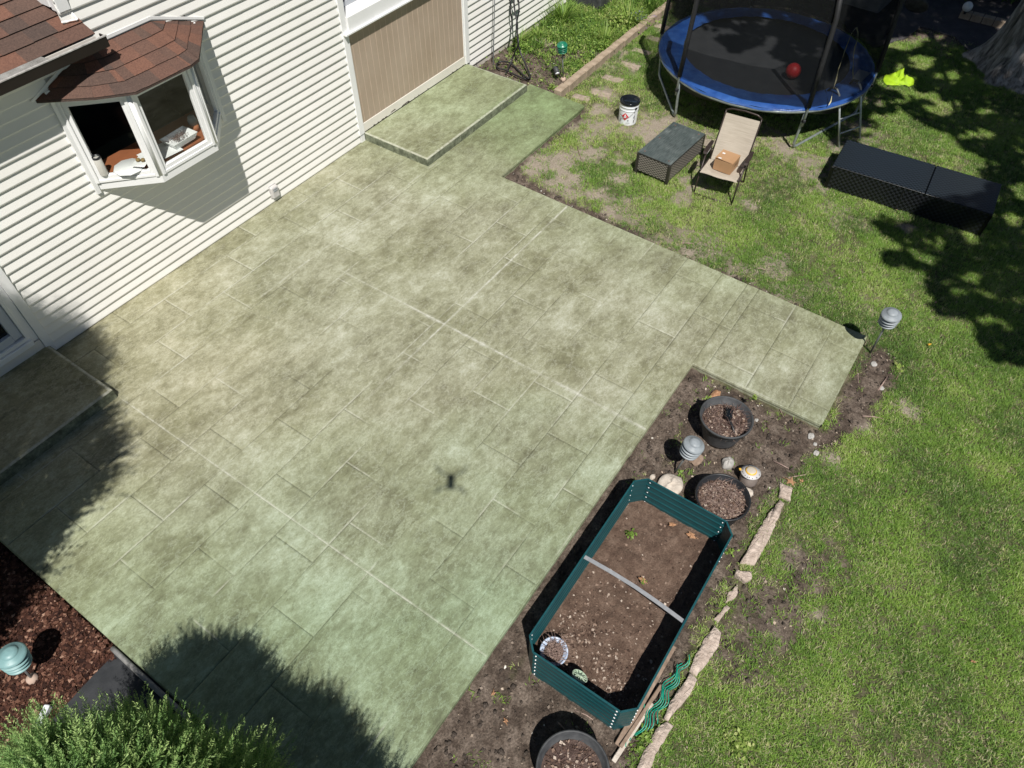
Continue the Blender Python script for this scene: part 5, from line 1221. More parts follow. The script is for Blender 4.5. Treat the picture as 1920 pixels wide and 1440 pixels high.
pb2 = [WY(972, 0, 7.38), WY(973, 20, 7.3), WY(968, 50, 7.1), WY(972, 80, 6.9), P2(962, 105, .1), P2(955, 125, -.03), P2(948, 138, -.04)]
hose.tube(smooth(pb2), .013, 8)
o = hose.build('garden_hose', M['hose']); tag(o, 'black hose hanging from the wall reel and looped on the soil', 'hose')
rr = empty('hose_reel', (10.95, 7.42, .80), 0, 'black hose hanger fixed on the siding above the hose loops', 'hose reel')
MB().box((0, .045, .05), (.16, .05, .2), 0, 0, .01).build('bracket', M['black_pl'], rr)
MB().tube([(-.1, -.02, .06), (-.1, -.1, .03), (.1, -.1, .03), (.1, -.02, .06)], .014, 8).build('hook', M['black_pl'], rr)
mb = MB().tube(smooth([WY(957, 0, 7.42), WY(957, 22, 7.4), WY(960, 40, 7.38), WY(958, 55, 7.35), WY(956, 58, 7.3)]), .013, 8); o = mb.build('hose_end', M['hose']); tag(o, 'short black hose end hanging from the reel on the siding', 'hose')
mb = MB().tube([WY(928, -20, 7.46), WY(927, 20, 7.46), WY(926, 70, 7.44), P2(925, 122, -.05)], .008, 6); o = mb.build('cable', M['pole']); tag(o, 'thin grey cable running down the siding to the soil', 'cable')
mb = MB().tube([WY(925, -20, 7.455), WY(923, 60, 7.45), P2(922, 118, -.05)], .004, 6); o = mb.build('cable', M['hose']); tag(o, 'thin black cable beside the grey one on the siding', 'cable')
mb = MB().tube(smooth([(-.095, 4.05, -.02), (-.10, 3.6, -.01), (-.105, 3.10, -.01), (-.13, 3.03, -.01), (-.24, 3.03, -.02), (-.33, 3.10, -.03)]), .022, 10); o = mb.build('edging_pipe', M['pipe']); tag(o, 'grey pipe lying along the left patio edge above the black fabric', 'pipe')
X_ = np.linspace(-1.0, -.06, 40); Y_ = np.linspace(2.75, 4.02, 50); gx, gy = np.meshgrid(X_, Y_)
z = ZG+.018+(fbm(gx, gy, 3, 3, 15)-.5)*.05; id_ = np.arange(gx.size).reshape(gx.shape)
o = npmesh('landscape_fabric', np.stack([gx, gy+.07*(gx+.1), z], -1).reshape(-1, 3), np.stack([id_[:-1, :-1], id_[:-1, 1:], id_[1:, 1:], id_[1:, :-1]], -1).reshape(-1, 4), M['fabric'], smooth=True)
tag(o, 'black landscape fabric sheet between the mulch and the juniper', 'fabric sheet')
c = G(84, 1343, ZG+.03); o = MB().box((0, 0, 0), (.16, .05, .06), .5, 0, .008).build('plastic_edging', M['pail']); o.location = (c.x, c.y, ZG+.05); tag(o, 'short white plastic edging piece beside the juniper tip', 'edging piece')

# far corner ---------------------------------------------------------
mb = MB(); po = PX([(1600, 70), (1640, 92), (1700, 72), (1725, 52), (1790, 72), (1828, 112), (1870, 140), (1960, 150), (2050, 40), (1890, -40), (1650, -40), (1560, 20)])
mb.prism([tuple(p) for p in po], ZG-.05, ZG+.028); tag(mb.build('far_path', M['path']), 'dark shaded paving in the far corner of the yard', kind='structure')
A, B = G(1800, 26, 0), G(1885, 47, 0); A.z = B.z = 0
for k in range(4):
    c = A.lerp(B, (k+.5)/4); o = MB().box((0, 0, .06), ((B-A).length/4-.01, .16, .18), 0, 0, .01).build('border_stone', M['block']); o.location = (c.x, c.y, ZG); o.rotation_euler = (0, 0, math.atan2(B.y-A.y, B.x-A.x))
    tag(o, ['far border stone under the white globe', 'far border stone, second from the white globe', 'far border stone, third from the white globe', 'far border stone against the big tree trunk'][k], 'border stone', 'border stones beyond the far paving')
c = G(1811, 20, .1); rt = empty('globe_light', (c.x, c.y, ZG+.12), 0, 'small white globe light at the end of the far border', 'light')
MB().lathe([(.03, 0), (.03, .05)]).build('base', M['black_pl'], rt); MB().lathe([(.09*math.sin(math.pi*k/12), .13+.09*math.cos(math.pi*(1-k/12))) for k in range(13)]).build('globe', M['ceramic'], rt)
c = G(1716, 14, .3); o = MB().lathe([(.0, -.02), (.2, -.02), (.22, 0), (.2, .02), (0, .03)], (0, 0, 0), 30, Matrix.Rotation(R(55), 4, 'Y')).build('dustbin_cover', M['grey_pl']); o.location = (c.x, c.y, .35); tag(o, 'dull grey round disc propped in the dark far corner', 'disc')
rt = empty('storage_box', (16.55, 3.15, ZG), -.08, 'pale grey storage box behind the trampoline net', 'storage box')
MB().box((0, 0, .38), (.75, 1.7, .76), 0, 0, .02).build('body', M['shed'], rt); MB().box((0, 0, .79), (.82, 1.78, .06), 0, 0, .015).build('lid', M['shed'], rt); MB().box((-.385, 0, .60), (.02, .3, .05)).build('handle', M['grey_pl'], rt)
rt = empty('utility_cabinet', (13.45, 7.2, ZG), .0, 'dark grey utility cabinet at the far end of the house wall', 'cabinet')
MB().box((0, 0, .25), (.9, .8, .5), 0, 0, .02).build('body', M['grey_pl'], rt); MB().box((0, 0, .52), (.96, .86, .04), 0, 0, .01).build('top', M['grey_pl'], rt); MB().box((-.455, 0, .3), (.012, .25, .03)).build('grille', M['black_pl'], rt)

# ================================================================== VEGETATION
def blades(name, pts, mat, Lr, Wr, bend=(.3, .9), per=6, spread=.02, seed=1, tone=None, label=None, kind='stuff', cat=None, z_of=None, lenf=None, loc=None):
    rg = np.random.default_rng(seed); P_ = np.repeat(pts, per, 0); n_ = len(P_)
    if tone is None: tn = rg.random(len(pts))
    else: tn = tone
    tn = np.clip(np.repeat(tn, per)+rg.normal(0, .10, n_), 0, 1)
    P_ = P_+np.stack([rg.normal(0, spread, n_), rg.normal(0, spread, n_), np.zeros(n_)], 1)
    Ln = rg.uniform(*Lr, n_); 
    if lenf is not None: Ln = Ln*np.repeat(lenf, per)
    W = rg.uniform(*Wr, n_); a = rg.uniform(0, 2*np.pi, n_); be = rg.uniform(*bend, n_)
    d = np.stack([np.cos(a), np.sin(a), 0*a], 1); s_ = np.stack([-np.sin(a), np.cos(a), 0*a], 1); up = np.array([0, 0, 1.])
    s1, c1 = np.sin(be*.6), np.cos(be*.6); s2, c2 = np.sin(be*1.35), np.cos(be*1.35)
    m1 = P_+(d*s1[:, None]+up*c1[:, None])*(Ln*.5)[:, None]; t1 = m1+(d*s2[:, None]+up*c2[:, None])*(Ln*.5)[:, None]
    w_ = (s_*W[:, None]/2)
    V = np.stack([P_-w_, P_+w_, m1-w_*.85, m1+w_*.85, t1], 1).reshape(-1, 3)
    b = np.arange(n_)[:, None]*5
    F_ = np.concatenate([b+[0, 1, 3], b+[0, 3, 2], b+[2, 3, 4]], 1).reshape(-1, 3)
    o = npmesh(name, V, F_, mat, attrs=dict(tone=np.repeat(tn, 5), tip=np.tile([0, 0, .5, .5, 1.], n_)))
    return tag(o, label, cat, None, kind)
def zarr(x, y):
    i = np.clip((x-gx0)/gs, 0, len(xs)-2).astype(int); j = np.clip((y-gy0)/gs, 0, len(ys)-2).astype(int); return GZ[j, i]
N0 = 330000
gxr = RNG.uniform(-.5, 18.9, N0); gyr = RNG.uniform(-5, 6.6, N0)
so_, mu_, fa_, pa_ = ground_fields(gxr, gyr)
onpat = ((gxr < 7.35) & (gyr > 1.3)) | ((gxr > 5.65) & (gxr < 7.33) & (gyr > -.2)) | ((gxr < 9.75) & (gyr > 5.2)) | (gyr > 5.72)
keep = inframe(np.stack([gxr, gyr, np.full(N0, -.05)], 1), .14) & ~onpat
patch_ = fbm(gxr, gyr, 1.3, 4, 12); fine_ = fbm(gxr, gyr, 7, 3, 13)
dens = (1-so_)*(1-.90*pa_)*(1-fa_)*(1-mu_)*np.clip(.74+1.4*(patch_-.42)+1.6*(fine_-.45)+.25*(gyr < -.3), .12, 1)
worn = sstep(8.2, 9.8, gxr)*sstep(1.0, 2.5, gyr)*sstep(11.5, 10.5, gxr); dens *= 1-.45*worn
dens = np.maximum(dens, .03*(1-mu_)*(1-so_*.75))
box_ = (gxr > 1.78) & (gxr < 3.95) & (gyr > .05) & (gyr < 1.15); keep &= ~box_
sel = keep & (RNG.random(N0) < dens); x_, y_ = gxr[sel], gyr[sel]
tn = np.clip(.02+1.25*(fbm(x_, y_, 1.6, 4, 21)-.16)+RNG.normal(0, .10, len(x_))+.10*worn[sel], 0, 1)
straw = RNG.random(len(x_)) < .13+.22*worn[sel]+.12*(patch_[sel] < .42); tn = np.where(straw, RNG.uniform(.86, 1, len(x_)), np.minimum(tn, .84))
blades('lawn_grass', np.stack([x_, y_, zarr(x_, y_)-.004], 1), M['grass'], (.028, .058), (.0035, .0065), (.45, 1.35), 9, .024, 3, tn, 'patchy short green lawn with worn and straw coloured spots', lenf=np.clip(.55+1.1*fine_[sel], .6, 1.25))

# soil clods, pale crumbs and mulch chips
def scatter(poly_f, n_, x0, x1, y0, y1):
    out = []
    x = RNG.uniform(x0, x1, n_); y = RNG.uniform(y0, y1, n_); k = poly_f(x, y) & ~((x > 1.78) & (x < 3.95) & (y > .05) & (y < 1.15)); x, y = x[k], y[k]; z = zarr(x, y); return list(zip(x, y, z))
fsoil = lambda x, y: (ground_fields(x, y)[0] > .4) & ~(((x < 7.4) & (y > 1.3)) | ((x > 5.65) & (x < 7.33) & (y > -.2)) | ((x < 9.7) & (y > 5.2))) & (x > -.4)
tag(chips('soil_crumbs', scatter(fsoil, 42000, -.3, 11.5, -.7, 7.4), M['pebble'], (.007, .034), flat=.5, seed=11), 'dark crumbs and pale grit on the dug soil')
fml = lambda x, y: polyd(x, y, mulch_poly) > .01
tag(chips('mulch_chips', [(a, b, c+.004) for a, b, c in scatter(fml, 30000, -2.2, -.02, 3.9, 6.4)], M['mulch'], (.012, .050), flat=.45, th=.12, seed=12), 'shredded red brown bark mulch')
mb = MB(); rd = random.Random(5)
for (x, y, z) in scatter(fsoil, 6500, .2, 11., -.7, 6.)[:2600]:
    r_ = rd.uniform(.006, .022); mb.blob((x, y, z+r_*.3), (r_*rd.uniform(.8, 1.5), r_, r_*.7), rd.randint(0, 999), 4, .38)
tag(mb.build('soil_clods', M['clod']), 'loose clods of dark earth', kind='stuff')
gl = []
for k in range(len(x_)):
    if RNG.random() < .010: gl.append((x_[k], y_[k], float(zarr(x_[k:k+1], y_[k:k+1])[0])+.02))
tag(chips('lawn_debris', gl, M['chips'], (.010, .030), flat=.6, seed=31), 'bits of dry leaf and bark scattered through the lawn')
pg_ = [(a, b, -.002) for a, b in zip(RNG.uniform(0, 7.2, 260), RNG.uniform(1.5, 7.4, 260)) if RNG.random() < .25+.75*(b > 6.9 or b < 1.9)]
tag(chips('patio_grit', pg_, M['pebble'], (.004, .011), flat=.4, seed=32), 'specks of soil and grit lying on the patio')
# dead leaves
def dead_leaf(px, py, s_, label, z=None, mat=None):
    c = G(px, py, ZG+.01); zz_ = gz(c.x, c.y)+.012 if z is None else z; mb = MB(); V = [(0, 0, .012)]; n_ = 15
    for k in range(n_):
        a = 2*math.pi*k/n_; r_ = s_*(1 if k % 3 == 0 else .52); V.append((r_*math.cos(a), r_*math.sin(a)*.8, .012*math.sin(k*1.7)))
    mb.add(V, [(0, 1+k, 1+(k+1) % n_) for k in range(n_)]); mb.tube([(0, 0, .01), (s_*1.3, s_*.3, .004)], .0025, 4)
    o = mb.build('dead_leaf', mat or M['deadleaf']); o.location = (c.x, c.y, zz_); o.rotation_euler = (0, 0, px*.7); tag(o, label, 'leaf')
dead_leaf(1483, 903, .07, 'large tan dead leaf at the far end of the edging stones')
dead_leaf(1503, 902, .035, 'small tan dead leaf beside the larger one')
dead_leaf(1290, 1018, .055, 'orange brown dead leaf at the far right inside the raised bed', .09)
dead_leaf(1255, 998, .04, 'pale dead leaf at the far end inside the raised bed', .09)
dead_leaf(1200, 1100, .045, 'orange and yellow leaf under the raised bed brace', .085)
dead_leaf(948, 1352, .03, 'orange leaf on the bare soil near the bottom edge', None)
dead_leaf(925, 1300, .028, 'small tan leaf on the soil by the slab edge', None)
dead_leaf(1820, 1243, .022, 'tiny brown leaf alone on the lawn at the right', ZG+.05)
dead_leaf(1740, 650, .022, 'small yellow leaf on the lawn right of the outer lamp', ZG+.05, M['yellow'])

def plant(name, px, py, n_, h, w_, label, kind_='blade', seed=0, spread=.05, tone=(.3, .8), mat=None, z=None, cat='plant', group=None):
    rd = random.Random(seed); c = G(px, py, ZG) if not isinstance(px, tuple) else Vector(px); zb = gz(c.x, c.y) if z is None else z; V = []; F_ = []; tn = []
    for _ in range(n_):
        a = rd.uniform(0, 6.28); q = abs(rd.gauss(0, spread)); p = Vector((q*math.cos(a), q*math.sin(a), 0)); t0 = rd.uniform(*tone)
        if kind_ == 'blade':
            L_ = h*rd.uniform(.5, 1); be = rd.uniform(.15, 1.1); d = Vector((math.cos(a), math.sin(a), 0)); s_ = Vector((-d.y, d.x, 0))*w_*.5; q = [p]; ang = .1
            for k in range(4): ang += be*.45; q.append(q[-1]+(d*math.sin(ang)+Vector((0, 0, math.cos(ang))))*L_/4)
            b = len(V)
            for k, v in enumerate(q): f = 1-.9*(k/4)**2; V += [v-s_*f, v+s_*f]; tn += [t0, t0]
            for k in range(4): F_.append((b+2*k, b+2*k+1, b+2*k+3, b+2*k+2))
        else:
            el = rd.uniform(.2, 1.3); hh = h*rd.uniform(.3, 1); c_ = p+Vector((0, 0, hh*math.sin(el))); s1 = w_*rd.uniform(.6, 1.2)
            nx = Vector((rd.gauss(0, .5), rd.gauss(0, .5), 1)).normalized(); u = nx.orthogonal().normalized(); u.rotate(Matrix.Rotation(rd.uniform(0, 6.28), 3, nx)); v = nx.cross(u)
            if not V: V.append(Vector((0, 0, 0))); tn.append(.3)
            b = len(V); V += [c_-u*s1*.6, c_+v*s1*.38-u*.05*s1, c_+u*s1*.6, c_-v*s1*.38-u*.05*s1, c_-u*s1*.6+Vector((.003, .003, 0)), Vector((.003, .002, 0))]; tn += [t0]*6; F_.append((b, b+1, b+2, b+3)); F_.append((0, b+5, b+4, b))
    o = npmesh(name, V, F_, mat or M['weed'], attrs=dict(tone=tn)); o.location = (c.x, c.y, zb); return tag(o, label, cat, group)
plant('tall_grass_clump', 1055, 42, 260, .55, .014, 'tall green grass clump against the far end of the house siding', seed=1, spread=.10, tone=(.3, .75))
plant('tall_grass_clump', 1178, 48, 240, .50, .013, 'tall pale bladed clump in the middle of the weedy bed', seed=2, spread=.13, tone=(.45, .9))
plant('tall_grass_clump', 1135, 80, 200, .38, .012, 'leaning bladed clump just behind the edging blocks', seed=3, spread=.12, tone=(.4, .9))
plant('tall_grass_clump', 975, 80, 130, .30, .012, 'small bladed clump beside the hanging hose', seed=4, spread=.08, tone=(.4, .9))
plant('tall_grass_clump', 1008, 72, 110, .28, .012, 'small bladed clump between hose and flagstones', seed=5, spread=.10, tone=(.5, .95))
plant('tall_grass_clump', 1215, 20, 220, .50, .013, 'dark bladed clump at the shaded end of the bed', seed=6, spread=.15, tone=(.1, .5))
plant('leafy_weed', 1160, 55, 420, .30, .06, 'bright yellow green leafy plant beside the violets', 'leaf', 7, .16, (.6, .95))
plant('leafy_weed', 975, 95, 160, .22, .045, 'leafy weed with yellow flowers by the house wall', 'leaf', 8, .12, (.4, .8))
vp = plant('violet_patch', 1192, 45, 420, .20, .055, 'low patch of heart shaped leaves with violet flowers', 'leaf', 9, .20, (.35, .75))
fl = plant('violet_flowers', 1192, 45, 70, .27, .03, None, 'leaf', 10, .20, (.2, .8), M['purple']); fl.parent = vp; fl.location = (0, 0, .02)
del fl['category']
plant('leafy_weed', 1128, 95, 220, .16, .045, 'low leafy weed right behind the edging blocks', 'leaf', 11, .16, (.4, .8))
plant('leafy_weed', 1035, 165, 70, .10, .03, 'small weed left of the first edging block', 'leaf', 12, .06, (.5, .9))
plant('leafy_weed', 1076, 140, 80, .10, .03, 'small weed right of the green lamp foot', 'leaf', 13, .07, (.5, .9))
plant('leafy_weed', 1546, 794, 60, .06, .03, 'tiny green weed at the outer corner of the slab', 'leaf', 14, .03, (.5, .8))
plant('leafy_weed', 1682, 690, 36, .06, .035, 'small pale weed under the outer lamp', 'leaf', 15, .04, (.7, .9))
plant('seedling', 1178, 1017, 26, .03, .028, 'green seedling in the far half of the raised bed', 'leaf', 16, .035, (.5, .7), z=.075)
plant('seedling', 1200, 1104, 14, .03, .022, 'seedling close to the cross brace', 'leaf', 17, .02, (.5, .7), z=.075)
plant('leafy_weed', 1210, 1385, 150, .06, .028, 'green weeds under the near ends of the wire stakes', 'leaf', 18, .09, (.4, .8))
plant('leafy_weed', 1385, 1395, 130, .07, .035, 'yellow green broadleaf weed in the near lawn', 'leaf', 19, .10, (.7, .95))
plant('leafy_weed', 1370, 1035, 30, .05, .025, 'small weed outside the far corner of the raised bed', 'leaf', 20, .04, (.5, .8))
plant('leafy_weed', 1275, 888, 24, .05, .03, 'small bright weed at the foot of the leaning lamp', 'leaf', 21, .02, (.5, .8))
for k, (a, b) in enumerate(((1320, 773), (1403, 772))): plant('sprout', a, b, 22, .08, .035, ['yellow green sprout on the left rim of the far planter', 'green sprout on the right rim of the far planter'][k], 'leaf', 30+k, .025, (.6, .95), z=.14)
# ground cover of the weedy bed
n_ = 9000; wx, wy = RNG.uniform(9.8, 14.6, n_), RNG.uniform(5.95, 7.42, n_)
k_ = RNG.random(n_) < np.clip(sstep(10.3, 11.7, wx)*.9+.10, 0, 1)*sstep(.34, .5, fbm(wx, wy, 4, 3, 66)+.10*(wx > 11.4))
wx, wy = wx[k_], wy[k_]
blades('garden_weeds', np.stack([wx, wy, zarr(wx, wy)], 1), M['weed'], (.05, .17), (.006, .016), (.5, 1.5), 4, .03, 8, np.clip(fbm(wx, wy, 5, 3, 67)*1.0+RNG.normal(0, .22, len(wx)), 0, 1), 'dense low weeds and cut stalks in the garden bed', lenf=sstep(10, 12.3, wx)*.9+.5)
n_ = 5000; wx, wy = RNG.uniform(9.8, 14.6, n_), RNG.uniform(5.95, 7.45, n_)
k_ = RNG.random(n_) < sstep(10.2, 12.3, wx)*.9+.05; wx, wy = wx[k_], wy[k_]
V = []; F_ = []; tn = []; rd = random.Random(77)
for x, y in zip(wx, wy):
    nx = Vector((rd.gauss(0, .6), rd.gauss(0, .6), 1)).normalized(); u = nx.orthogonal().normalized(); u.rotate(Matrix.Rotation(rd.uniform(0, 6.28), 3, nx)); v = nx.cross(u)
    c_ = Vector((x, y, gz(x, y)+rd.uniform(.02, .16))); s1 = rd.uniform(.02, .05); b = len(V); t0 = rd.uniform(.1, .85); V += [c_-u*s1*.6, c_+v*s1*.4, c_+u*s1*.6, c_-v*s1*.4]; tn += [t0]*4; F_.append((b, b+1, b+2, b+3))
tag(npmesh('leafy_ground_cover', V, F_, M['weed'], attrs=dict(tone=tn)), 'leafy ground cover between the house and the edging blocks', kind='stuff')

# ---------------------------------------------------------------- evergreens
def sprays(shape, n_, L_, seed, leaflets=52, name='foliage', parent=None, mat=None, upb=.55, lw=.0030):
    """shape(rd) -> surface point, outward direction.  Each spray: a stem fringed with scale leaf twigs"""
    rd = random.Random(seed); V = []; F_ = []; tn = []
    for _ in range(n_):
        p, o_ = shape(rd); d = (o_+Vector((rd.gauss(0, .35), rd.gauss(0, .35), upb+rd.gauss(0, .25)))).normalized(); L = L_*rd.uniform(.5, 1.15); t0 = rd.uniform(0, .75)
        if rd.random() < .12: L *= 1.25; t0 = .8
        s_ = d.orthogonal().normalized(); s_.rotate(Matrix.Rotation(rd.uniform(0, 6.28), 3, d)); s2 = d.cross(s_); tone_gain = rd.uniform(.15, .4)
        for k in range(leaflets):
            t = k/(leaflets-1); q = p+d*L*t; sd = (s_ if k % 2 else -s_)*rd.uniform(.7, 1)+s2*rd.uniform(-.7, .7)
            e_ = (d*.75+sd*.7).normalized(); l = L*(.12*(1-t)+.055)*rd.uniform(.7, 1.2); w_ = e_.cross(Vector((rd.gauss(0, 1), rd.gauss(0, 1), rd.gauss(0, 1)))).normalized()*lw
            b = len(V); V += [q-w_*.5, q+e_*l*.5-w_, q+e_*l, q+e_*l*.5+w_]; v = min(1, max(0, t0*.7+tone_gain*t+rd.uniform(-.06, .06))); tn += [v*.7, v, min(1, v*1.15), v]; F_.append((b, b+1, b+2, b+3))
    return npmesh(name, V, F_, mat or M['juniper'], parent, attrs=dict(tone=tn))
def juniper(loc, rx, ry, h, n_, label, seed, L_=.20, lobes=None, name='juniper', cat='shrub'):
    root = empty(name, (loc[0], loc[1], ZG), 0, label, cat)
    rd0 = random.Random(seed); lb = lobes or [(0, 0, 1.)]
    def shp(rd):
        while True:
            lx, ly, lh = rd.choice(lb); a = rd.uniform(0, 6.28); t = rd.random()**.75; z = t*h*lh
            prof = (math.sin(math.pi*min(1, (t*.72+.28)))**.55)*(1+.13*math.sin(3*a+seed)+.08*math.sin(5*a+9*t)); r_ = rd.random()**.22
            dx, dy = math.cos(a)*rx*prof*r_, math.sin(a)*ry*prof*r_
            return Vector((lx+dx, ly+dy, z)), Vector((math.cos(a), math.sin(a), .5+t)).normalized()
    sprays(shp, n_, L_, seed, name='foliage', parent=root)
    MB().tube([(0, 0, 0), (.02, .01, h*.4), (0, 0, h*.8)], [.05, .04, .015], 8).build('trunk', M['bark'], root)
    for k in range(7):
        a = k*.9; MB().tube([(0, 0, h*(.15+.08*k)), (rx*.5*math.cos(a), ry*.5*math.sin(a), h*(.3+.08*k)), (rx*.8*math.cos(a), ry*.8*math.sin(a), h*(.42+.08*k))], [.018, .012, .006], 5).build('branch', M['bark'], root)
    return root
juniper((-.72, 2.27), .66, .76, 2.10, 7600, 'bright green juniper shrub filling the bottom left corner', 3, .30)
juniper((-.70, 1.27), .66, .70, 2.35, 5200, 'second juniper just outside the bottom of the photo', 4, .30)
juniper((-1.25, 5.45), .45, .4, .75, 900, 'low dark evergreen at the left edge behind the mulch', 5, .17)
def column_tree(loc, r_, h, n_, label, seed, low=False):
    root = empty('tall_evergreen', (loc[0], loc[1], ZG), 0, label, 'tree')
    def shp(rd):
        t = rd.random()**.9; a = rd.uniform(0, 6.28); prof = (min(1, max(.12, (t*h-.9)/3.3)) if low else min(1, .55+t*2.2))*(1-max(0, t-.6)/.4)**.62; q = r_*prof*(1+.12*math.sin(4*a+seed+t*14))*rd.random()**.3
        return Vector((q*math.cos(a), q*math.sin(a), .25+t*(h-.3))), Vector((math.cos(a), math.sin(a), .4))
    sprays(shp, int(n_*1.2), .40, seed, 16, parent=root, lw=.018, name='crown')
    MB().tube([(0, 0, 0), (0, 0, h*.5), (0, 0, h*.9)], [.12, .08, .02], 10).build('trunk', M['bark'], root)
column_tree((-1.64, 4.52), .93, 7.35, 9000, 'tall evergreen left of the photo that shades the door step', 3, True)
column_tree((-3.2, 5.6), 1.0, 8.0, 5500, 'taller evergreen beside the glass door outside the photo', 8)

# ---------------------------------------------------------------- big tree: trunk, limbs, canopy
tx, ty = 15.25, -.35
big = empty('shade_tree', (tx, ty, ZG), 0, 'big shade tree with a furrowed grey trunk at the top right', 'tree')
V = []; F_ = []; NA, NZ = 72, 40
for j in range(NZ+1):
    z = 5.2*(j/NZ)**1.3; 
    for k in range(NA):
        a = 2*math.pi*k/NA; fl_ = math.exp(-z/.34); r_ = .50-.035*z+fl_*(.26+.22*max(0, math.sin(5*a+.6))**1.5+.1*math.sin(2*a))
        r_ += .022*(float(vnoise(np.array(a*7.0), np.array(z*1.3+a), 3))-.5)+.03*(float(vnoise(np.array(a*13.0+z*.2), np.array(z*2.0), 5))-.5)
        V.append((r_*math.cos(a)+.05*z, r_*math.sin(a)-.02*z, z-.03))
for j in range(NZ):
    for k in range(NA): F_.append((j*NA+k, j*NA+(k+1) % NA, (j+1)*NA+(k+1) % NA, (j+1)*NA+k))
npmesh('trunk', V, F_, M['bark'], big, smooth=True)
gsh = lambda a, b, z=0.: tuple((G(a, b, z)-SUN*(z/SUN.z))[:2])
shade = [gsh(a, b, .6) for a, b in [(1275, -60), (1305, 18), (1330, 44), (1368, 55), (1366, 82), (1400, 90), (1440, 98), (1474, 114), (1482, 150), (1500, 196)]]+[gsh(a, b) for a, b in [(1520, 190), (1545, 240), (1590, 265), (1612, 288), (1640, 262), (1655, 225), (1690, 200), (1740, 215), (1790, 262), (1840, 300), (1850, 340), (1800, 370), (1730, 395), (1655, 420), (1672, 470), (1700, 500), (1740, 505), (1715, 535), (1762, 548), (1775, 575), (1820, 612), (1868, 662), (1925, 700), (2080, 820), (2400, 700), (2600, 100), (2700, -100), (2200, -420), (1500, -420)]]
holes = [(1686, 150, 36, 15), (1745, 66, 34, 8), (1700, 78, 38, 13), (1735, 108, 28, 8), (1786, 138, 26, 9), (1692, 124, 10, 8), (1735, 118, 20, 10), (1848, 62, 22, 8), (1870, 90, 26, 26), (1895, 60, 20, 30), (1630, 240, 12, 7), (1600, 185, 12, 6), (1560, 215, 9, 5), (1655, 190, 10, 7), (1800, 545, 14, 8), (1830, 518, 18, 10), (1445, 60, 16, 8), (1500, 85, 14, 7), (1400, 15, 26, 5), (1470, 30, 30, 5), (1590, 110, 12, 9), (1700, 270, 30, 22), (1740, 250, 26, 16), (1655, 445, 8, 6), (1745, 350, 20, 8), (1770, 455, 9, 12), (1850, 205, 20, 7)]
NC = 380000; cx_ = RNG.uniform(7., 24, NC); cy_ = RNG.uniform(-12, 8, NC)
pd_ = polyd(cx_, cy_, shade); nz_ = fbm(cx_, cy_, 2.6, 4, 88)
ok = (pd_+(nz_-.5)*.75) > 0
Qp = np.stack([cx_, cy_, np.zeros(NC)], 1)-np.array([0, 0, CAMZ]); f_ = Qp@np.array(CF); px_ = 960+FPX*(Qp@np.array(CR))/f_; py_ = 720-FPX*(Qp@np.array(CU))/f_
for (a, b, ra, rb_) in holes: ok &= ~((((px_-a)/ra)**2+((py_-b)/rb_)**2+(fbm(cx_, cy_, 5, 2, 90)-.5)*1.2) < 1)
ok &= ~((pd_ < .9) & (nz_ < .34))
for (a, b, r_) in ((15.15, -.35, .30), (15.5, -.15, .22), (15.75, .25, .28), (15.0, -.75, .25), (16.2, .5, .2)): ok &= ~(np.hypot(cx_-a, cy_-b)+.35*(nz_-.5) < r_)
cx_, cy_ = cx_[ok], cy_[ok]; n_ = len(cx_)
hz = 6.9+3.2*fbm(cx_, cy_, .8, 3, 95)+RNG.normal(0, .22, n_); hz = np.maximum(hz, 6.75)
kk_ = hz/SUN.z; C3 = np.stack([cx_+SUN.x*kk_, cy_+SUN.y*kk_, hz], 1)
nrm = RNG.normal(0, 1, (n_, 3))+np.array([-.3, -.3, 1.1]); nrm /= np.linalg.norm(nrm, axis=1)[:, None]
u = np.cross(nrm, RNG.normal(0, 1, (n_, 3))); u /= np.linalg.norm(u, axis=1)[:, None]; v = np.cross(nrm, u); s_ = RNG.uniform(.045, .085, n_)[:, None]
V = np.stack([C3-u*s_, C3+v*s_*.6, C3+u*s_, C3-v*s_*.6], 1).reshape(-1, 3)-np.array([tx, ty, ZG])
npmesh('crown', V, np.arange(4*n_).reshape(-1, 4), M['leaf'], big, attrs=dict(tone=np.repeat(RNG.random(n_), 4)))
rd = random.Random(12); top = Vector((.25, -.1, 4.9))
MB().tube([(.2, -.08, 4.2), (.2, -.3, 6.0), (-.8, -1.2, 7.4), (-1.6, -2., 9.0)], [.42, .34, .22, .08], 10).build('limb', M['bark'], big)
for k in range(16):
    i = rd.randrange(n_); e_ = Vector(C3[i])-Vector((tx, ty, ZG)); e_.z -= .1; m_ = top.lerp(e_, .5)+Vector((0, 0, rd.uniform(.6, 1.3))); m2 = top.lerp(e_, .2)+Vector((0, 0, rd.uniform(.9, 1.3)))
    m_.z = max(m_.z, 7.0); MB().tube(smooth([(.2+rd.uniform(-.1, .1), -.1, 4.6), m2, m_, e_], 4), [.17*(1-t/13)+.015 for t in range(13)], 7).build('limb', M['bark'], big)
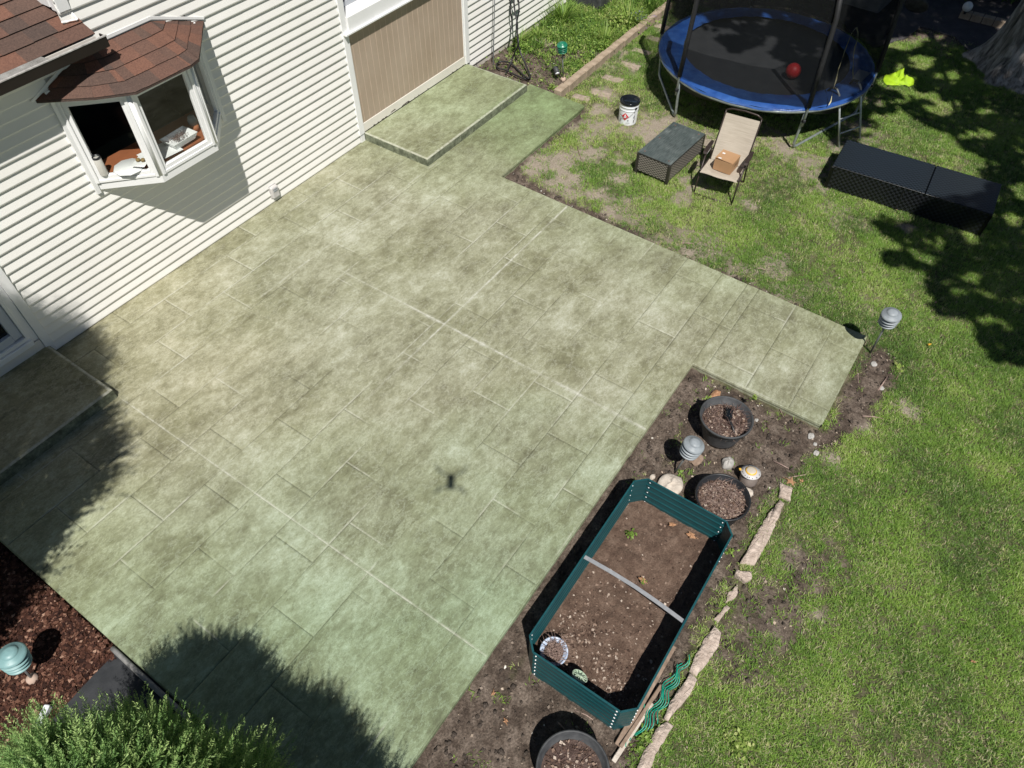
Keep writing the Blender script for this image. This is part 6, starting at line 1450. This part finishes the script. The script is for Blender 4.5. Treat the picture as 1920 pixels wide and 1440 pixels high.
# shrubs in the dark far corner
def shrub(x, y, r_, h, label, seed, n_=3500):
    root = empty('shrub', (x, y, ZG), 0, label, 'shrub', 'shrubs closing the far end of the yard'); rg = np.random.default_rng(seed)
    a = rg.uniform(0, 2*np.pi, n_); t = rg.random(n_)**.7; q = r_*np.sqrt(1-(t*.85)**2)*rg.random(n_)**.3*(1+.15*np.sin(4*a+seed)); C_ = np.stack([q*np.cos(a), q*np.sin(a), t*h], 1)
    nr = rg.normal(0, 1, (n_, 3))+[0, 0, .8]; nr /= np.linalg.norm(nr, axis=1)[:, None]; u = np.cross(nr, rg.normal(0, 1, (n_, 3))); u /= np.linalg.norm(u, axis=1)[:, None]; v = np.cross(nr, u); s_ = rg.uniform(.03, .07, n_)[:, None]
    npmesh('foliage', np.stack([C_-u*s_, C_+v*s_*.6, C_+u*s_, C_-v*s_*.6], 1).reshape(-1, 3), np.arange(4*n_).reshape(-1, 4), M['leaf'], root, attrs=dict(tone=np.repeat(rg.random(n_), 4)))
    MB().tube([(0, 0, -.02), (0, 0, h*.6)], [.04, .015], 6).build('stem', M['bark'], root)
for i, (x, y, r_, h, lb) in enumerate(((18.6, .9, .9, 1.3, 'dark shrub behind the white globe light'), (18.9, -.6, .9, 1.4, 'dark shrub behind the far border stones'), (18.4, 2.4, .9, 1.3, 'dark shrub behind the grey round disc'), (18.2, 4.1, .95, 1.5, 'dark shrub behind the pale storage box'), (17.6, 5.7, 1., 1.6, 'dark shrub beyond the trampoline'), (16.2, 7.1, .9, 1.4, 'shaded shrub past the end of the house'), (19., -2.2, 1., 1.5, 'dark shrub hidden behind the big trunk'))):
    shrub(x, y, r_, h, lb, 40+i)

# ---------------------------------------------------------------- the drone that took the picture
dr_ = empty('drone', (-.075, -.06, CAMZ+.075), YAW, 'small grey quadcopter hovering over the patio, known by its shadow', 'drone')
MB().box((0, 0, 0), (.17, .075, .05), 0, 0, .012).build('body', M['drone'], dr_)
for sx in (-1, 1):
    for sy in (-1, 1):
        MB().tube([(sx*.06, sy*.03, .01), (sx*.12, sy*.13, .02)], .008, 7).build('arm', M['drone'], dr_)
        MB().lathe([(.013, .012), (.013, .035), (0, .037)], (sx*.12, sy*.13, 0), 12).build('motor', M['black_pl'], dr_)
        MB().box((sx*.12, sy*.13, .040), (.15, .012, .002), .6*sx*sy).build('rotor_blade', M['black_pl'], dr_)
